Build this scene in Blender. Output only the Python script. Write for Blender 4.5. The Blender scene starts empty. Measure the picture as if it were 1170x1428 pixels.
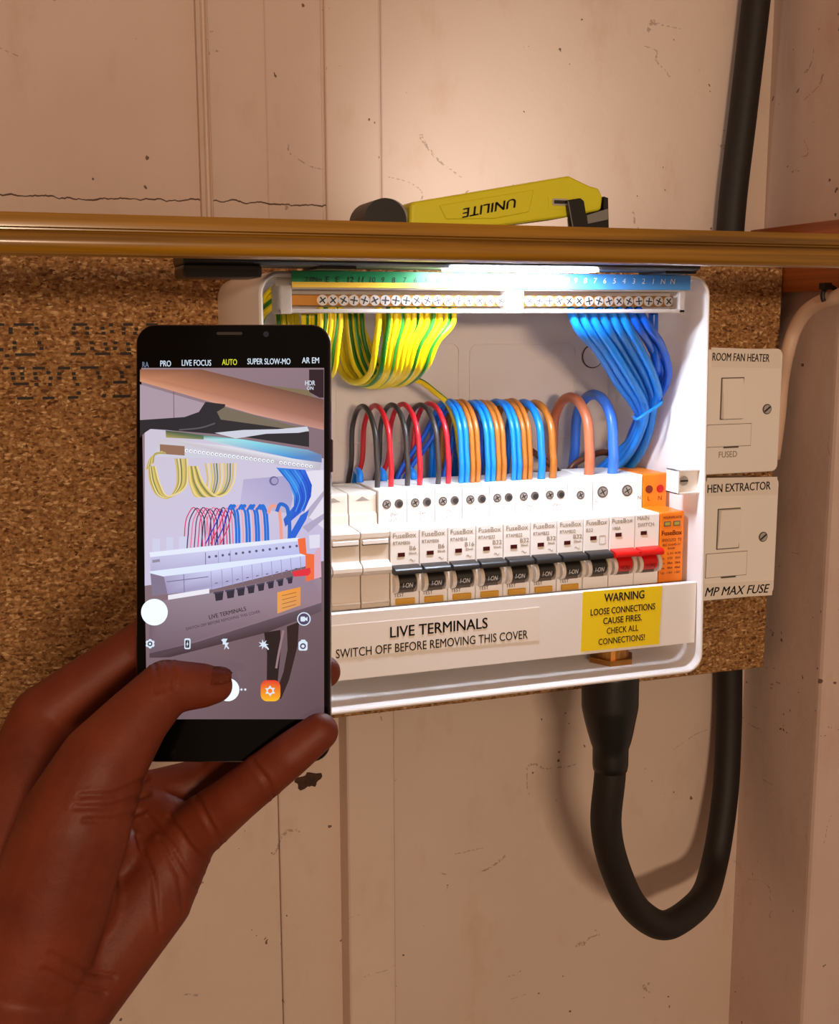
import bpy, bmesh, math, random
from mathutils import Vector, Matrix
random.seed(7)
C = bpy.context.scene
COL = C.collection

# ------------------------------------------------------------------ camera, world, light
F = 1610.0
RX = Vector((0.9429391961569886, -0.33295508625134984, -0.002565714358300277))
RD = Vector((-0.05669295896108415, -0.15295355571568509, -0.9866058575734111))
RF = Vector((0.3281030032703892, 0.9304547922028695, -0.16310211191663326))
CAM = Vector((0, -0.778, 1.5))
cd = bpy.data.cameras.new('camera'); co = bpy.data.objects.new('camera', cd); COL.objects.link(co)
m = Matrix.Identity(4)
for i in range(3):
    m[i][0] = RX[i]; m[i][1] = -RD[i]; m[i][2] = -RF[i]; m[i][3] = CAM[i]
co.matrix_world = m
cd.sensor_width = 36; cd.sensor_fit = 'AUTO'; cd.lens = F / 1428 * 36; cd.clip_start = 0.02
C.camera = co
wd = bpy.data.worlds.new('world'); C.world = wd; wd.use_nodes = True
wd.node_tree.nodes['Background'].inputs[0].default_value = (1, .69, .48, 1)
wd.node_tree.nodes['Background'].inputs[1].default_value = 0.3
def area(name, loc, target, size, energy, col):
    ld = bpy.data.lights.new(name, 'AREA'); ld.shape = 'RECTANGLE'; ld.size = size; ld.size_y = .09; ld.energy = energy; ld.color = col
    o = bpy.data.objects.new(name, ld); COL.objects.link(o); o.location = loc
    o.rotation_euler = (Vector(target) - Vector(loc)).to_track_quat('-Z', 'Y').to_euler()
    return o
area('room_light', (-0.15, -2.3, 1.64), (0.3, 0, 1.45), 0.34, 18, (1, .71, .48))
C.view_settings.view_transform = 'Standard'; C.view_settings.look = 'None'
C.view_settings.exposure = 0; C.view_settings.gamma = 1; C.view_settings.use_curve_mapping = False
LED_STRENGTH = 185

# ------------------------------------------------------------------ projection helpers (photo pixel -> point on a known plane)
def ray(px, py): return RX * (px - 585) + RD * (py - 714) + RF * F
def W(px, py, Y):
    d = ray(px, py); return CAM + d * ((Y - CAM.y) / d.y)
def WX(px, py, X):
    d = ray(px, py); return CAM + d * ((X - CAM.x) / d.x)
def WZ(px, py, Z):
    d = ray(px, py); return CAM + d * ((Z - CAM.z) / d.z)
def WD(px, py, depth): return CAM + ray(px, py) * (depth / F)

# ------------------------------------------------------------------ materials
def lin(c):
    return tuple((v / 12.92 if v <= .04045 else ((v + .055) / 1.055) ** 2.4) for v in [x / 255 for x in c])
def mat(name, c, rough=.5, metal=0., bump=0., bscale=60., var=0., emit=None, es=1., srgb=True, spec=.5, coat=0., trans=0.):
    mm = bpy.data.materials.new(name); mm.use_nodes = True
    nt = mm.node_tree; b = nt.nodes['Principled BSDF']
    cc = lin(c) if srgb else c
    b.inputs['Base Color'].default_value = (*cc, 1)
    b.inputs['Roughness'].default_value = rough; b.inputs['Metallic'].default_value = metal
    b.inputs['Specular IOR Level'].default_value = spec
    b.inputs['Coat Weight'].default_value = coat
    b.inputs['Transmission Weight'].default_value = trans
    if emit:
        b.inputs['Emission Color'].default_value = (*lin(emit), 1); b.inputs['Emission Strength'].default_value = es
    if var or bump:
        tc = nt.nodes.new('ShaderNodeTexCoord')
        n = nt.nodes.new('ShaderNodeTexNoise'); n.inputs['Scale'].default_value = bscale; n.inputs['Detail'].default_value = 5
        nt.links.new(tc.outputs['Object'], n.inputs['Vector'])
        if var:
            r = nt.nodes.new('ShaderNodeMixRGB'); r.blend_type = 'MULTIPLY'; r.inputs[0].default_value = 1
            r.inputs[1].default_value = (*cc, 1)
            mr = nt.nodes.new('ShaderNodeMapRange'); mr.inputs[1].default_value = .3; mr.inputs[2].default_value = .7
            mr.inputs[3].default_value = 1 - var; mr.inputs[4].default_value = 1 + var * .3
            nt.links.new(n.outputs['Fac'], mr.inputs[0]); nt.links.new(mr.outputs[0], r.inputs[2])
            nt.links.new(r.outputs[0], b.inputs['Base Color'])
        if bump:
            bp = nt.nodes.new('ShaderNodeBump'); bp.inputs['Strength'].default_value = bump; bp.inputs['Distance'].default_value = .001
            nt.links.new(n.outputs['Fac'], bp.inputs['Height']); nt.links.new(bp.outputs[0], b.inputs['Normal'])
    return mm

class NT:
    def __init__(s, name, rough=.8, spec=.3):
        s.m = bpy.data.materials.new(name); s.m.use_nodes = True; s.t = s.m.node_tree
        s.b = s.t.nodes['Principled BSDF']; s.b.inputs['Roughness'].default_value = rough
        s.b.inputs['Specular IOR Level'].default_value = spec
        g = s.t.nodes.new('ShaderNodeNewGeometry'); s.pos = g.outputs['Position']
    def n(s, typ, **kw):
        x = s.t.nodes.new(typ)
        for k, v in kw.items():
            if isinstance(v, (int, float)) and k.startswith('i'): x.inputs[int(k[1:])].default_value = v
        return x
    def l(s, a, b): s.t.links.new(a, b)
    def mapping(s, scale=(1, 1, 1), rot=(0, 0, 0), loc=(0, 0, 0), src=None):
        x = s.t.nodes.new('ShaderNodeMapping'); x.inputs['Scale'].default_value = scale; x.inputs['Rotation'].default_value = rot
        x.inputs['Location'].default_value = loc
        s.l(src or s.pos, x.inputs['Vector']); return x.outputs[0]
    def noise(s, vec, scale, detail=4, rough=.5, dist=0):
        x = s.t.nodes.new('ShaderNodeTexNoise'); x.inputs['Scale'].default_value = scale; x.inputs['Detail'].default_value = detail
        x.inputs['Roughness'].default_value = rough; x.inputs['Distortion'].default_value = dist
        s.l(vec, x.inputs['Vector']); return x.outputs['Fac']
    def ramp(s, fac, stops):
        x = s.t.nodes.new('ShaderNodeValToRGB'); e = x.color_ramp.elements
        while len(e) < len(stops): e.new(.5)
        for q, (p, c) in zip(e, stops): q.position = p; q.color = (*lin(c), 1) if len(c) == 3 else c
        s.l(fac, x.inputs[0]); return x.outputs[0]
    def mix(s, a, b, fac, mode='MIX'):
        x = s.t.nodes.new('ShaderNodeMixRGB'); x.blend_type = mode
        for k, v in ((0, fac), (1, a), (2, b)):
            if isinstance(v, tuple): x.inputs[k].default_value = (*v, 1)
            elif isinstance(v, (int, float)): x.inputs[k].default_value = v
            else: s.l(v, x.inputs[k])
        return x.outputs[0]
    def math(s, op, a, b=0., c=0.):
        x = s.t.nodes.new('ShaderNodeMath'); x.operation = op
        for k, v in ((0, a), (1, b), (2, c)):
            if isinstance(v, (int, float)): x.inputs[k].default_value = v
            else: s.l(v, x.inputs[k])
        return x.outputs[0]
    def bump(s, h, strength, dist=.001):
        x = s.t.nodes.new('ShaderNodeBump'); x.inputs['Strength'].default_value = strength; x.inputs['Distance'].default_value = dist
        s.l(h, x.inputs['Height']); s.l(x.outputs[0], s.b.inputs['Normal'])
    def color(s, c): s.l(c, s.b.inputs['Base Color'])

def wall_mat(name, base, tint, crack_z=None):
    q = NT(name, .75, .25)
    big = q.noise(q.pos, 5, 4)
    c = q.ramp(big, [(.3, base), (.7, tint)])
    st = q.noise(q.mapping((26, 26, 12)), 1, 5, .65)             # vertical smears
    c = q.mix(c, q.ramp(st, [(.55, (255, 255, 255)), (.85, (240, 226, 218))]), 1., 'MULTIPLY')
    sp = q.noise(q.pos, 140, 2)
    gate = q.noise(q.pos, 11, 3)
    spk = q.math('MULTIPLY', q.math('GREATER_THAN', sp, .715), q.math('GREATER_THAN', gate, .53))
    c = q.mix(c, lin((92, 62, 46)), q.math('MULTIPLY', spk, .85))
    # scratches: thin level lines of a stretched warped noise
    sc = q.noise(q.mapping((9, 9, 16), (0, .5, 0)), 1, 2, .4, .6)
    g2 = q.noise(q.pos, 16, 3)
    ln = q.math('MULTIPLY', q.math('LESS_THAN', q.math('ABSOLUTE', q.math('SUBTRACT', sc, .52)), .0040), q.math('GREATER_THAN', g2, .59))
    ln = q.math('MULTIPLY', ln, q.math('GREATER_THAN', q.noise(q.pos, 420, 3), .5))
    c = q.mix(c, lin((85, 58, 42)), q.math('MULTIPLY', ln, .42))
    if crack_z:
        sx = q.t.nodes.new('ShaderNodeSeparateXYZ'); q.l(q.pos, sx.inputs[0])
        w = q.math('MULTIPLY', q.math('SUBTRACT', q.noise(q.mapping((1, 1, .1)), 120, 4), .5), .006)
        w2 = q.math('MULTIPLY', q.math('SUBTRACT', q.noise(q.mapping((1, 1, .1)), 12, 2), .5), .012)
        d = q.math('ABSOLUTE', q.math('ADD', q.math('ADD', q.math('SUBTRACT', sx.outputs[2], crack_z), w), w2))
        on = q.math('LESS_THAN', d, q.math('MULTIPLY', q.noise(q.pos, 90, 3), .0009))
        c = q.mix(c, lin((70, 45, 32)), q.math('MULTIPLY', on, .9))
    q.color(c)
    q.bump(q.math('ADD', q.math('MULTIPLY', q.noise(q.pos, 45, 6, .6), 1.), q.math('MULTIPLY', ln, -.5)), .35, .002)
    return q.m

def chip_mat():
    q = NT('chipboard', .85, .2)
    def flakes(rot, scale):
        v = q.t.nodes.new('ShaderNodeTexVoronoi'); v.inputs['Scale'].default_value = 1
        q.l(q.mapping(scale, rot), v.inputs['Vector'])
        bw = q.t.nodes.new('ShaderNodeSeparateColor'); q.l(v.outputs['Color'], bw.inputs[0]); return bw.outputs[0]
    a = flakes((0, .5, 0), (300, 500, 720)); b = flakes((0, -.8, 0), (280, 500, 680)); d = flakes((0, 1.5, 0), (320, 500, 760))
    sel = flakes((0, 0, 0), (330, 330, 330))
    f = q.mix(a, b, q.math('GREATER_THAN', sel, .35)); f = q.mix(f, d, q.math('GREATER_THAN', sel, .7))
    c = q.ramp(f, [(0, (98, 66, 38)), (.12, (140, 102, 64)), (.5, (166, 126, 82)), (.85, (186, 146, 98)), (1, (224, 190, 142))])
    n = q.noise(q.pos, 420, 3)
    c = q.mix(c, q.ramp(n, [(.3, (190, 165, 145)), (.6, (255, 255, 255))]), 1., 'MULTIPLY')
    q.color(c); q.bump(f, .5, .0008); return q.m

def wood_mat(name, dark, light, axis=0, rough=.28, coat=.6):
    q = NT(name, rough, .5); q.b.inputs['Coat Weight'].default_value = coat; q.b.inputs['Coat Roughness'].default_value = .15
    s = [260, 260, 260]; s[axis] = 4
    n = q.noise(q.mapping(tuple(s)), 1, 6, .6, .4)
    s2 = [60, 60, 60]; s2[axis] = 2.2
    n2 = q.noise(q.mapping(tuple(s2)), 1, 3, .5, .8)
    c = q.ramp(q.math('ADD', q.math('MULTIPLY', n, .5), q.math('MULTIPLY', n2, .5)), [(.35, dark), (.62, light)])
    q.color(c); q.bump(n, .1, .0005); return q.m

def skin_mat():
    q = NT('skin', .55, .35)
    n = q.noise(q.pos, 40, 5); c = q.ramp(n, [(.3, (98, 38, 20)), (.7, (124, 54, 30))])
    q.color(c)
    q.b.inputs['Subsurface Weight'].default_value = .12
    q.b.inputs['Subsurface Radius'].default_value = (.01, .003, .0015)
    fine = q.noise(q.pos, 900, 3)
    wr = q.noise(q.pos, 160, 4, .55, .5)
    h = q.math('ADD', q.math('MULTIPLY', fine, .18), wr)
    q.bump(h, .22, .0012); return q.m

M = {}
M['wall'] = wall_mat('painted_wall', (208, 188, 174), (217, 199, 187))
M['wall_crack'] = wall_mat('painted_wall_cracked', (204, 182, 171), (215, 195, 186), W(150, 277, 0).z)
M['wall_r'] = wall_mat('painted_side_wall', (203, 179, 169), (214, 192, 182))
M['gap'] = mat('shadow_gap', (60, 44, 36), .9)
M['chip'] = chip_mat()
M['ink'] = mat('black_ink', (34, 26, 22), .7)
M['rail'] = wood_mat('varnished_golden_wood', (92, 60, 6), (182, 130, 24), 0)
M['batten'] = wood_mat('red_brown_wood', (128, 64, 26), (176, 98, 44), 1, .45, .2)
M['box'] = mat('white_powder_coat', (240, 235, 232), .38, bump=.04, bscale=900)
M['white'] = mat('white_plastic', (247, 242, 237), .35)
M['beige'] = mat('ivory_plastic', (226, 214, 200), .4)
M['groove'] = mat('grey_groove', (96, 84, 76), .7)
M['black'] = mat('black_plastic', (22, 19, 18), .42)
M['toggle'] = mat('black_toggle', (30, 27, 27), .38, spec=.8)
M['yel'] = mat('amber_button', (214, 158, 34), .4)
M['red'] = mat('red_toggle', (214, 22, 20), .3)
M['led'] = mat('red_window', (70, 8, 8), .25)
M['orange'] = mat('orange_plastic', (246, 132, 18), .38)
M['steel'] = mat('zinc_steel', (214, 210, 206), .3, .75)
M['slot'] = mat('dark_slot', (38, 32, 30), .6)
M['brass'] = mat('brass', (176, 122, 58), .35, .9)
M['copper'] = mat('copper', (190, 96, 48), .35, 1.)
M['gtext'] = mat('grey_print', (150, 140, 132), .6)
M['dtext'] = mat('dark_print', (40, 34, 32), .6)
M['wtext'] = mat('white_print', (225, 222, 218), .6)
M['rtext'] = mat('brown_print', (120, 36, 14), .6)
M['sticker'] = mat('white_sticker', (240, 232, 224), .4)
M['ysticker'] = mat('yellow_sticker', (246, 216, 20), .4)
M['gstrip'] = mat('green_strip', (20, 138, 74), .4)
M['ystrip'] = mat('yellow_strip', (244, 200, 60), .4)
M['bstrip'] = mat('blue_strip', (70, 140, 208), .4)
M['clear'] = mat('frosted_plastic', (240, 234, 228), .25, spec=.5)
def translucent(k, c, f):
    nt = M[k].node_tree; t = nt.nodes.new('ShaderNodeBsdfTranslucent'); t.inputs[0].default_value = (*lin(c), 1)
    mx = nt.nodes.new('ShaderNodeMixShader'); mx.inputs[0].default_value = f
    nt.links.new(nt.nodes['Principled BSDF'].outputs[0], mx.inputs[1]); nt.links.new(t.outputs[0], mx.inputs[2])
    nt.links.new(mx.outputs[0], nt.nodes['Material Output'].inputs[0])
translucent('clear', (244, 240, 236), .55)
M['wblue'] = mat('bright_blue_pvc', (20, 128, 226), .32)
M['wblue2'] = mat('deep_blue_pvc', (10, 92, 214), .32)
M['wtail'] = mat('mid_blue_pvc', (60, 120, 226), .35)
M['wbrown'] = mat('brown_pvc', (176, 104, 36), .35)
M['wsalmon'] = mat('pale_brown_pvc', (196, 112, 76), .38)
M['wdkbrown'] = mat('dark_brown_pvc', (112, 66, 44), .4)
M['wred'] = mat('red_pvc', (206, 30, 44), .35)
M['wblack'] = mat('charcoal_pvc', (58, 52, 50), .4)
M['wyel'] = mat('yellow_pvc', (236, 212, 10), .32)
M['wgrn'] = mat('green_pvc', (36, 122, 30), .35)
M['rubber'] = mat('black_rubber', (26, 20, 17), .62, bump=.15, bscale=220, var=.35)
M['sleeve'] = mat('heat_shrink', (20, 18, 18), .42)
M['cream'] = mat('cream_pvc', (222, 192, 170), .5)
M['lampy'] = mat('lime_yellow_rubber', (222, 218, 34), .5, bump=.12, bscale=500)
M['lampg'] = mat('silver_grey', (150, 148, 146), .35, .6)
M['ledlamp'] = mat('led_strip', (255, 255, 255), .4, emit=(225, 236, 255), es=LED_STRENGTH)
M['skin'] = skin_mat()
M['nail'] = mat('finger_nail', (132, 62, 40), .34)
M['pbody'] = mat('phone_frame', (38, 24, 34), .25, .7)
M['pglass'] = mat('phone_glass', (5, 4, 5), .1, spec=.22)

# ------------------------------------------------------------------ building helpers
def wloc(p):
    v = Vector((0, 0, 0))
    while p is not None: v += p.location; p = p.parent
    return v
def obj(name, bm, mats, parent=None, smooth=False, label=None, cat=None, group=None, kind=None, bevel=0., seg=2, angle=35):
    """links a bmesh in world coordinates as ONE object"""
    if not isinstance(mats, (list, tuple)): mats = [mats]
    if bevel:
        es = [e for e in bm.edges if len(e.link_faces) == 2 and e.calc_face_angle(0) > math.radians(angle)]
        bmesh.ops.bevel(bm, geom=es, offset=bevel, segments=seg, affect='EDGES', profile=.6, clamp_overlap=True)
    me = bpy.data.meshes.new(name)
    if parent is None:
        xs = [v.co for v in bm.verts]
        base = Vector(((min(v.x for v in xs) + max(v.x for v in xs)) / 2, (min(v.y for v in xs) + max(v.y for v in xs)) / 2, min(v.z for v in xs)))
        off = base
    else: off = wloc(parent)
    bmesh.ops.translate(bm, verts=bm.verts[:], vec=-off)
    bm.to_mesh(me); bm.free()
    for x in mats: me.materials.append(M[x] if isinstance(x, str) else x)
    if smooth:
        for p in me.polygons: p.use_smooth = True
    o = bpy.data.objects.new(name, me); COL.objects.link(o)
    if parent is None: o.location = base
    else: o.parent = parent
    if smooth and bevel == 0 and smooth != 'all':
        me.set_sharp_from_angle(angle=math.radians(40))
    if label: o['label'] = label
    if cat: o['category'] = cat
    if group: o['group'] = group
    if kind: o['kind'] = kind
    return o
def thing(name, loc, label, cat, group=None):
    o = bpy.data.objects.new(name, None); COL.objects.link(o); o.location = loc; o.empty_display_size = .01
    o['label'] = label; o['category'] = cat
    if group: o['group'] = group
    return o
def dup(root, d, label=None):
    r = root.copy(); COL.objects.link(r); r.location = root.location + Vector(d)
    if label: r['label'] = label
    def rec(src, dst):
        for ch in list(src.children):
            c = ch.copy(); COL.objects.link(c); c.parent = dst; rec(ch, c)
    rec(root, r); return r
def B(): return bmesh.new()
def box(bm, x0, x1, y0, y1, z0, z1, mi=0):
    r = bmesh.ops.create_cube(bm, size=1)
    for v in r['verts']:
        v.co = Vector((x0 + (v.co.x + .5) * (x1 - x0), y0 + (v.co.y + .5) * (y1 - y0), z0 + (v.co.z + .5) * (z1 - z0)))
    if mi:
        for f in {f for v in r['verts'] for f in v.link_faces}: f.material_index = mi
    return bm
def prism(bm, pts, vec, mi=0):
    """closed polygon (3d points) extruded along vec"""
    a = [bm.verts.new(Vector(p)) for p in pts]; vec = Vector(vec)
    b = [bm.verts.new(Vector(p) + vec) for p in pts]
    fs = [bm.faces.new(a), bm.faces.new(b[::-1])]
    n = len(a)
    for i in range(n): fs.append(bm.faces.new((a[i], b[i], b[(i + 1) % n], a[(i + 1) % n])))
    for f in fs: f.material_index = mi
    bmesh.ops.recalc_face_normals(bm, faces=fs); return bm
def rrect(x0, x1, z0, z1, r, n=5):
    o = []
    for cx, cz, a0 in ((x1 - r, z1 - r, 0), (x0 + r, z1 - r, 90), (x0 + r, z0 + r, 180), (x1 - r, z0 + r, 270)):
        for k in range(n + 1):
            a = math.radians(a0 + 90 * k / n); o.append((cx + r * math.cos(a), cz + r * math.sin(a)))
    return o
def plate(bm, pts2, y0, y1, mi=0): return prism(bm, [(x, y0, z) for x, z in pts2], (0, y1 - y0, 0), mi)
def yz(bm, prof, x0, x1, mi=0): return prism(bm, [(x0, y, z) for y, z in prof], (x1 - x0, 0, 0), mi)
def cyl(bm, p, axis, r, h, n=20, r2=None, mi=0):
    axis = Vector(axis).normalized(); q = axis.to_track_quat('Z', 'Y')
    p = Vector(p); r2 = r if r2 is None else r2
    a = [bm.verts.new(p + q @ Vector((r * math.cos(2 * math.pi * k / n), r * math.sin(2 * math.pi * k / n), 0))) for k in range(n)]
    b = [bm.verts.new(p + q @ Vector((r2 * math.cos(2 * math.pi * k / n), r2 * math.sin(2 * math.pi * k / n), h))) for k in range(n)]
    fs = [bm.faces.new(a[::-1]), bm.faces.new(b)]
    for k in range(n): fs.append(bm.faces.new((a[k], a[(k + 1) % n], b[(k + 1) % n], b[k])))
    for f in fs: f.material_index = mi
    return bm
def spline(pts, n=8):
    """smooth curve through the points, tangents scaled by chord length so that uneven spacing never overshoots"""
    P = [Vector(p) for p in pts]; N = len(P); d = [max((P[i + 1] - P[i]).length, 1e-6) for i in range(N - 1)]; T = []
    for i in range(N):
        if i == 0: T.append((P[1] - P[0]) / d[0])
        elif i == N - 1: T.append((P[-1] - P[-2]) / d[-1])
        else: T.append(((P[i] - P[i - 1]) / d[i - 1] * d[i] + (P[i + 1] - P[i]) / d[i] * d[i - 1]) / (d[i - 1] + d[i]))
    o = []
    for i in range(N - 1):
        for k in range(n):
            t = k / n; t2 = t * t; t3 = t2 * t
            o.append(P[i] * (2 * t3 - 3 * t2 + 1) + T[i] * d[i] * (t3 - 2 * t2 + t) + P[i + 1] * (3 * t2 - 2 * t3) + T[i + 1] * d[i] * (t3 - t2))
    o.append(P[-1]); return o
def tube(bm, path, r, n=10, stripe=None, twist=0., caps=True):
    """stripe: set of column indices that take material 1; r may be a list"""
    N = len(path); rr = r if isinstance(r, (list, tuple)) else [r] * N
    T = [(path[min(i + 1, N - 1)] - path[max(i - 1, 0)]).normalized() for i in range(N)]
    up = Vector((0, 1, 0)) if abs(T[0].y) < .8 else Vector((1, 0, 0))
    u = (up - T[0] * up.dot(T[0])).normalized(); rings = []
    for i in range(N):
        u = (u - T[i] * u.dot(T[i])).normalized(); v = T[i].cross(u)
        rings.append([bm.verts.new(path[i] + (u * math.cos(2 * math.pi * k / n + twist * i) + v * math.sin(2 * math.pi * k / n + twist * i)) * rr[i]) for k in range(n)])
    for i in range(N - 1):
        for k in range(n):
            f = bm.faces.new((rings[i][k], rings[i][(k + 1) % n], rings[i + 1][(k + 1) % n], rings[i + 1][k]))
            if stripe and k in stripe: f.material_index = 1
    if caps: bm.faces.new(rings[0][::-1]); bm.faces.new(rings[-1])
    return bm
EX, EY, EZ = Vector((1, 0, 0)), Vector((0, 1, 0)), Vector((0, 0, 1))
DG = None
def text(s, size, pos, material, parent, name='lettering', right=EX, up=EZ, bold=0., align='CENTER', shear=0., width=None, lift=.00012, space=1., ext=.00006):
    cu = bpy.data.curves.new(name, 'FONT'); cu.body = s; cu.size = size; cu.align_x = align; cu.align_y = 'CENTER'
    cu.shear = shear; cu.space_character = space; cu.resolution_u = 3; cu.extrude = ext
    t = bpy.data.objects.new(name, cu); COL.objects.link(t)
    bpy.context.view_layer.update()
    me = bpy.data.meshes.new_from_object(t.evaluated_get(bpy.context.evaluated_depsgraph_get()))
    bpy.data.objects.remove(t); bpy.data.curves.remove(cu)
    if bold:                                       # heavier strokes: two copies a hair apart
        q = bmesh.new(); q.from_mesh(me); g_ = bmesh.ops.duplicate(q, geom=q.verts[:] + q.edges[:] + q.faces[:])
        bmesh.ops.translate(q, verts=[v for v in g_['geom'] if isinstance(v, bmesh.types.BMVert)], vec=(min(bold, .02) * 2.2 * size, min(bold, .02) * .8 * size, 0)); q.to_mesh(me); q.free()
    right = Vector(right).normalized(); up = Vector(up).normalized(); nr = right.cross(up)
    if width:
        xs = [v.co.x for v in me.vertices]; k = width / (max(xs) - min(xs)); cx = (max(xs) + min(xs)) / 2 if align == 'CENTER' else min(xs)
    else: k = 1; cx = 0
    off = wloc(parent)
    for v in me.vertices:
        c = v.co; v.co = Vector(pos) + right * ((c.x - cx) * k) + up * c.y + nr * (lift + c.z) - off
    me.materials.clear(); me.materials.append(M[material])
    o = bpy.data.objects.new(name, me); COL.objects.link(o); o.parent = parent
    return o

# ------------------------------------------------------------------ setting
def wall_x(px_top): return W(px_top, 0, 0).x
wx_corner = .5585
bm = B(); box(bm, -1.3, 1.6, .012, .05, .0, 2.6); wall = obj('wall_back', bm, 'gap', kind='structure')
def wall_board(px0, px1, y, name='board', m_='wall_crack', z0=1.30, z1=2.6, gap=.0006):
    x0 = px0 if isinstance(px0, float) else W(px0, 150, 0).x
    x1 = px1 if isinstance(px1, float) else W(px1, 150, 0).x
    bm = B(); box(bm, x0 + gap, x1 - gap, y, .012, z0, z1)
    return obj(name, bm, m_, wall, bevel=.0008, seg=1)
wall_board(-1.3, 279, .001)
wall_board(282, 369.5, .0015, gap=.0003)
wall_board(370, 451, .0005)
wall_board(452, 530, -.0015, m_='wall')
wall_board(531, wx_corner + .03, .0, m_='wall', gap=.0003)
xl1, xl2 = W(392, 1250, 0).x, W(480, 1250, 0).x
wall_board(-1.3, xl1, .0015, m_='wall', z0=0, z1=1.2985, gap=.0002)
wall_board(xl1, xl2, .0003, m_='wall', z0=0, z1=1.2985, gap=.0002)
wall_board(xl2, wx_corner + .03, .0, m_='wall', z0=0, z1=1.2985, gap=.0002)
x0 = W(275, 150, 0).x; x1 = W(291, 150, 0).x
bm = B()
prof = [(x0, .001), (x0, -.006), (x0 + .0022, -.008), (x0 + .0040, -.0055), (x0 + .0052, -.0055), (x0 + .0065, -.009), (x1 - .0012, -.009), (x1, -.007), (x1, .001)]
prism(bm, [(x, y, 1.30) for x, y in prof], (0, 0, 1.3)); obj('cover_strip', bm, 'wall', wall)
xa, xb = W(486, 1200, -.022).x, W(552, 1200, -.022).x
bm = B(); box(bm, xa, xb, -.022, .002, 0, 1.30); obj('stud', bm, 'wall', wall, bevel=.003, seg=3)
bm = B(); box(bm, -1.35, 1.6, -2.7, .05, -.05, 0); obj('floor', bm, mat('grey_floor', (120, 108, 98), .7, var=.3, bscale=12), kind='structure')
bm = B(); box(bm, -1.35, 1.6, -2.7, .05, 2.6, 2.65); obj('ceiling', bm, mat('white_ceiling', (226, 208, 194), .8), kind='structure')
bm = B(); box(bm, -1.35, -1.3, -2.7, .05, 0, 2.6); obj('wall_left', bm, 'wall', kind='structure')
bm = B(); box(bm, wx_corner, 1.6, -.096, .012, 0, 2.6); obj('wall_right', bm, 'wall_r', kind='structure', bevel=.006, seg=4)
# ragged hole in the paint below the chipboard
hp = W(430, 1088, .0)
bm = B(); ring = []
for k in range(26):
    a = 2 * math.pi * k / 26; r = .0066 * (1 + .22 * math.sin(2 * a + 1) + .16 * math.sin(5 * a) + random.uniform(-.1, .1))
    ring.append((hp.x + r * 1.25 * math.cos(a), hp.z + r * math.sin(a)))
plate(bm, ring, -.0004, .0004); obj('paint_hole', bm, mat('bare_wood_hole', (74, 48, 34), .9, var=.5, bscale=300), wall)

# ------------------------------------------------------------------ chipboard backing
ZB = W(1068, 930, -.045).z; CX1 = .5445; ZT = 1.556
bm = B(); box(bm, -.62, CX1, -.045, -.027, ZB, ZT)
chip = obj('chipboard_panel', bm, 'chip', bevel=.0008, seg=1, label='brown chipboard backing panel fixed to the wall behind the fuse box', cat='board')
def cpart(name, bm, mt, **k): return obj(name, bm, mt, chip, **k)
for xa in (-.55, .1, .46):
    bm = B(); box(bm, xa, xa + .04, -.027, -.0018, ZB + .02, ZT - .02); cpart('spacer_batten', bm, 'batten')
# printed dot-matrix marks (zoomed crop pixels: /2.55 , +340)
dash = [(0,287,22),(85,287,60),(285,287,42),(455,287,28),(540,287,36),(90,394,62),(278,392,46),(365,391,48),(447,390,34),(20,442,14),(75,442,18),(138,442,36),(228,442,36),(318,440,56),(455,438,12),(75,498,46),(428,492,44),(90,549,48),(172,548,34),(260,546,30),(432,542,56)]
dots = [(38,303),(38,315),(130,300),(130,318),(52,352),(52,370),(140,352),(148,372),(262,300),(262,318),(310,300),(310,318),(365,300),(368,318),(395,288),(398,312),(440,303),(440,318),(485,303),(480,318),(275,358),(278,372),(325,352),(328,372),(375,356),(380,374),(410,352),(408,372),(455,356),(458,376),(5,376),(25,398),(45,462),(48,478),(78,462),(80,478),(125,462),(128,478),(130,500),(172,458),(180,478),(178,500),(210,462),(212,478),(262,462),(264,478),(275,500),(280,530),(348,458),(354,474),(432,458),(434,472),(370,540)]
bm = B()
for x, y, w in dash:
    p = W(x / 2.55, 340 + y / 2.55, -.045); h = .0016
    box(bm, p.x - w / 2.55 / 4.6e3 - .0005, p.x + w / 2.55 / 4.6e3 + .0005, -.0452, -.0449, p.z - h / 2, p.z + h / 2)
for x, y in dots:
    p = W(x / 2.55, 340 + y / 2.55, -.045); h = .0019
    box(bm, p.x - h * .6, p.x + h * .6, -.0452, -.0449, p.z - h / 2, p.z + h / 2)
cpart('printed_mark', bm, 'ink')

# ------------------------------------------------------------------ wooden rail and side batten
YR = -.28
zt = W(585, 310.5, YR).z; zb = W(585, 364.5, YR).z; H = zt - zb
prof = [(-.262, zb + .001), (-.262, zt), (YR - .0005, zt), (YR - .001, zt - .0008), (YR - .001, zt - H * .33), (YR + .0006, zt - H * .36), (YR + .0006, zt - H * .39)]
for k in range(9):
    a = math.radians(80 - 160 * k / 8); prof.append((YR - .0045 * math.cos(a) + .0004, zb + H * .31 + H * .295 * math.sin(a)))
prof += [(YR + .004, zb)]
bm = B(); yz(bm, prof, -.6, .566)
rail = obj('wooden_rail', bm, 'rail', smooth=True, label='long varnished golden wooden rail crossing the whole photo above the fuse box', cat='rail')
bz0 = WX(1090, 408, .5455).z; bz1 = WX(1110, 313, .5455).z
bm = B(); box(bm, .5455, wx_corner - .0003, -.262, -.001, bz0, bz1)
obj('side_batten', bm, 'batten', bevel=.001, label='red brown wooden batten on the right wall behind the end of the rail', cat='batten')

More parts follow.
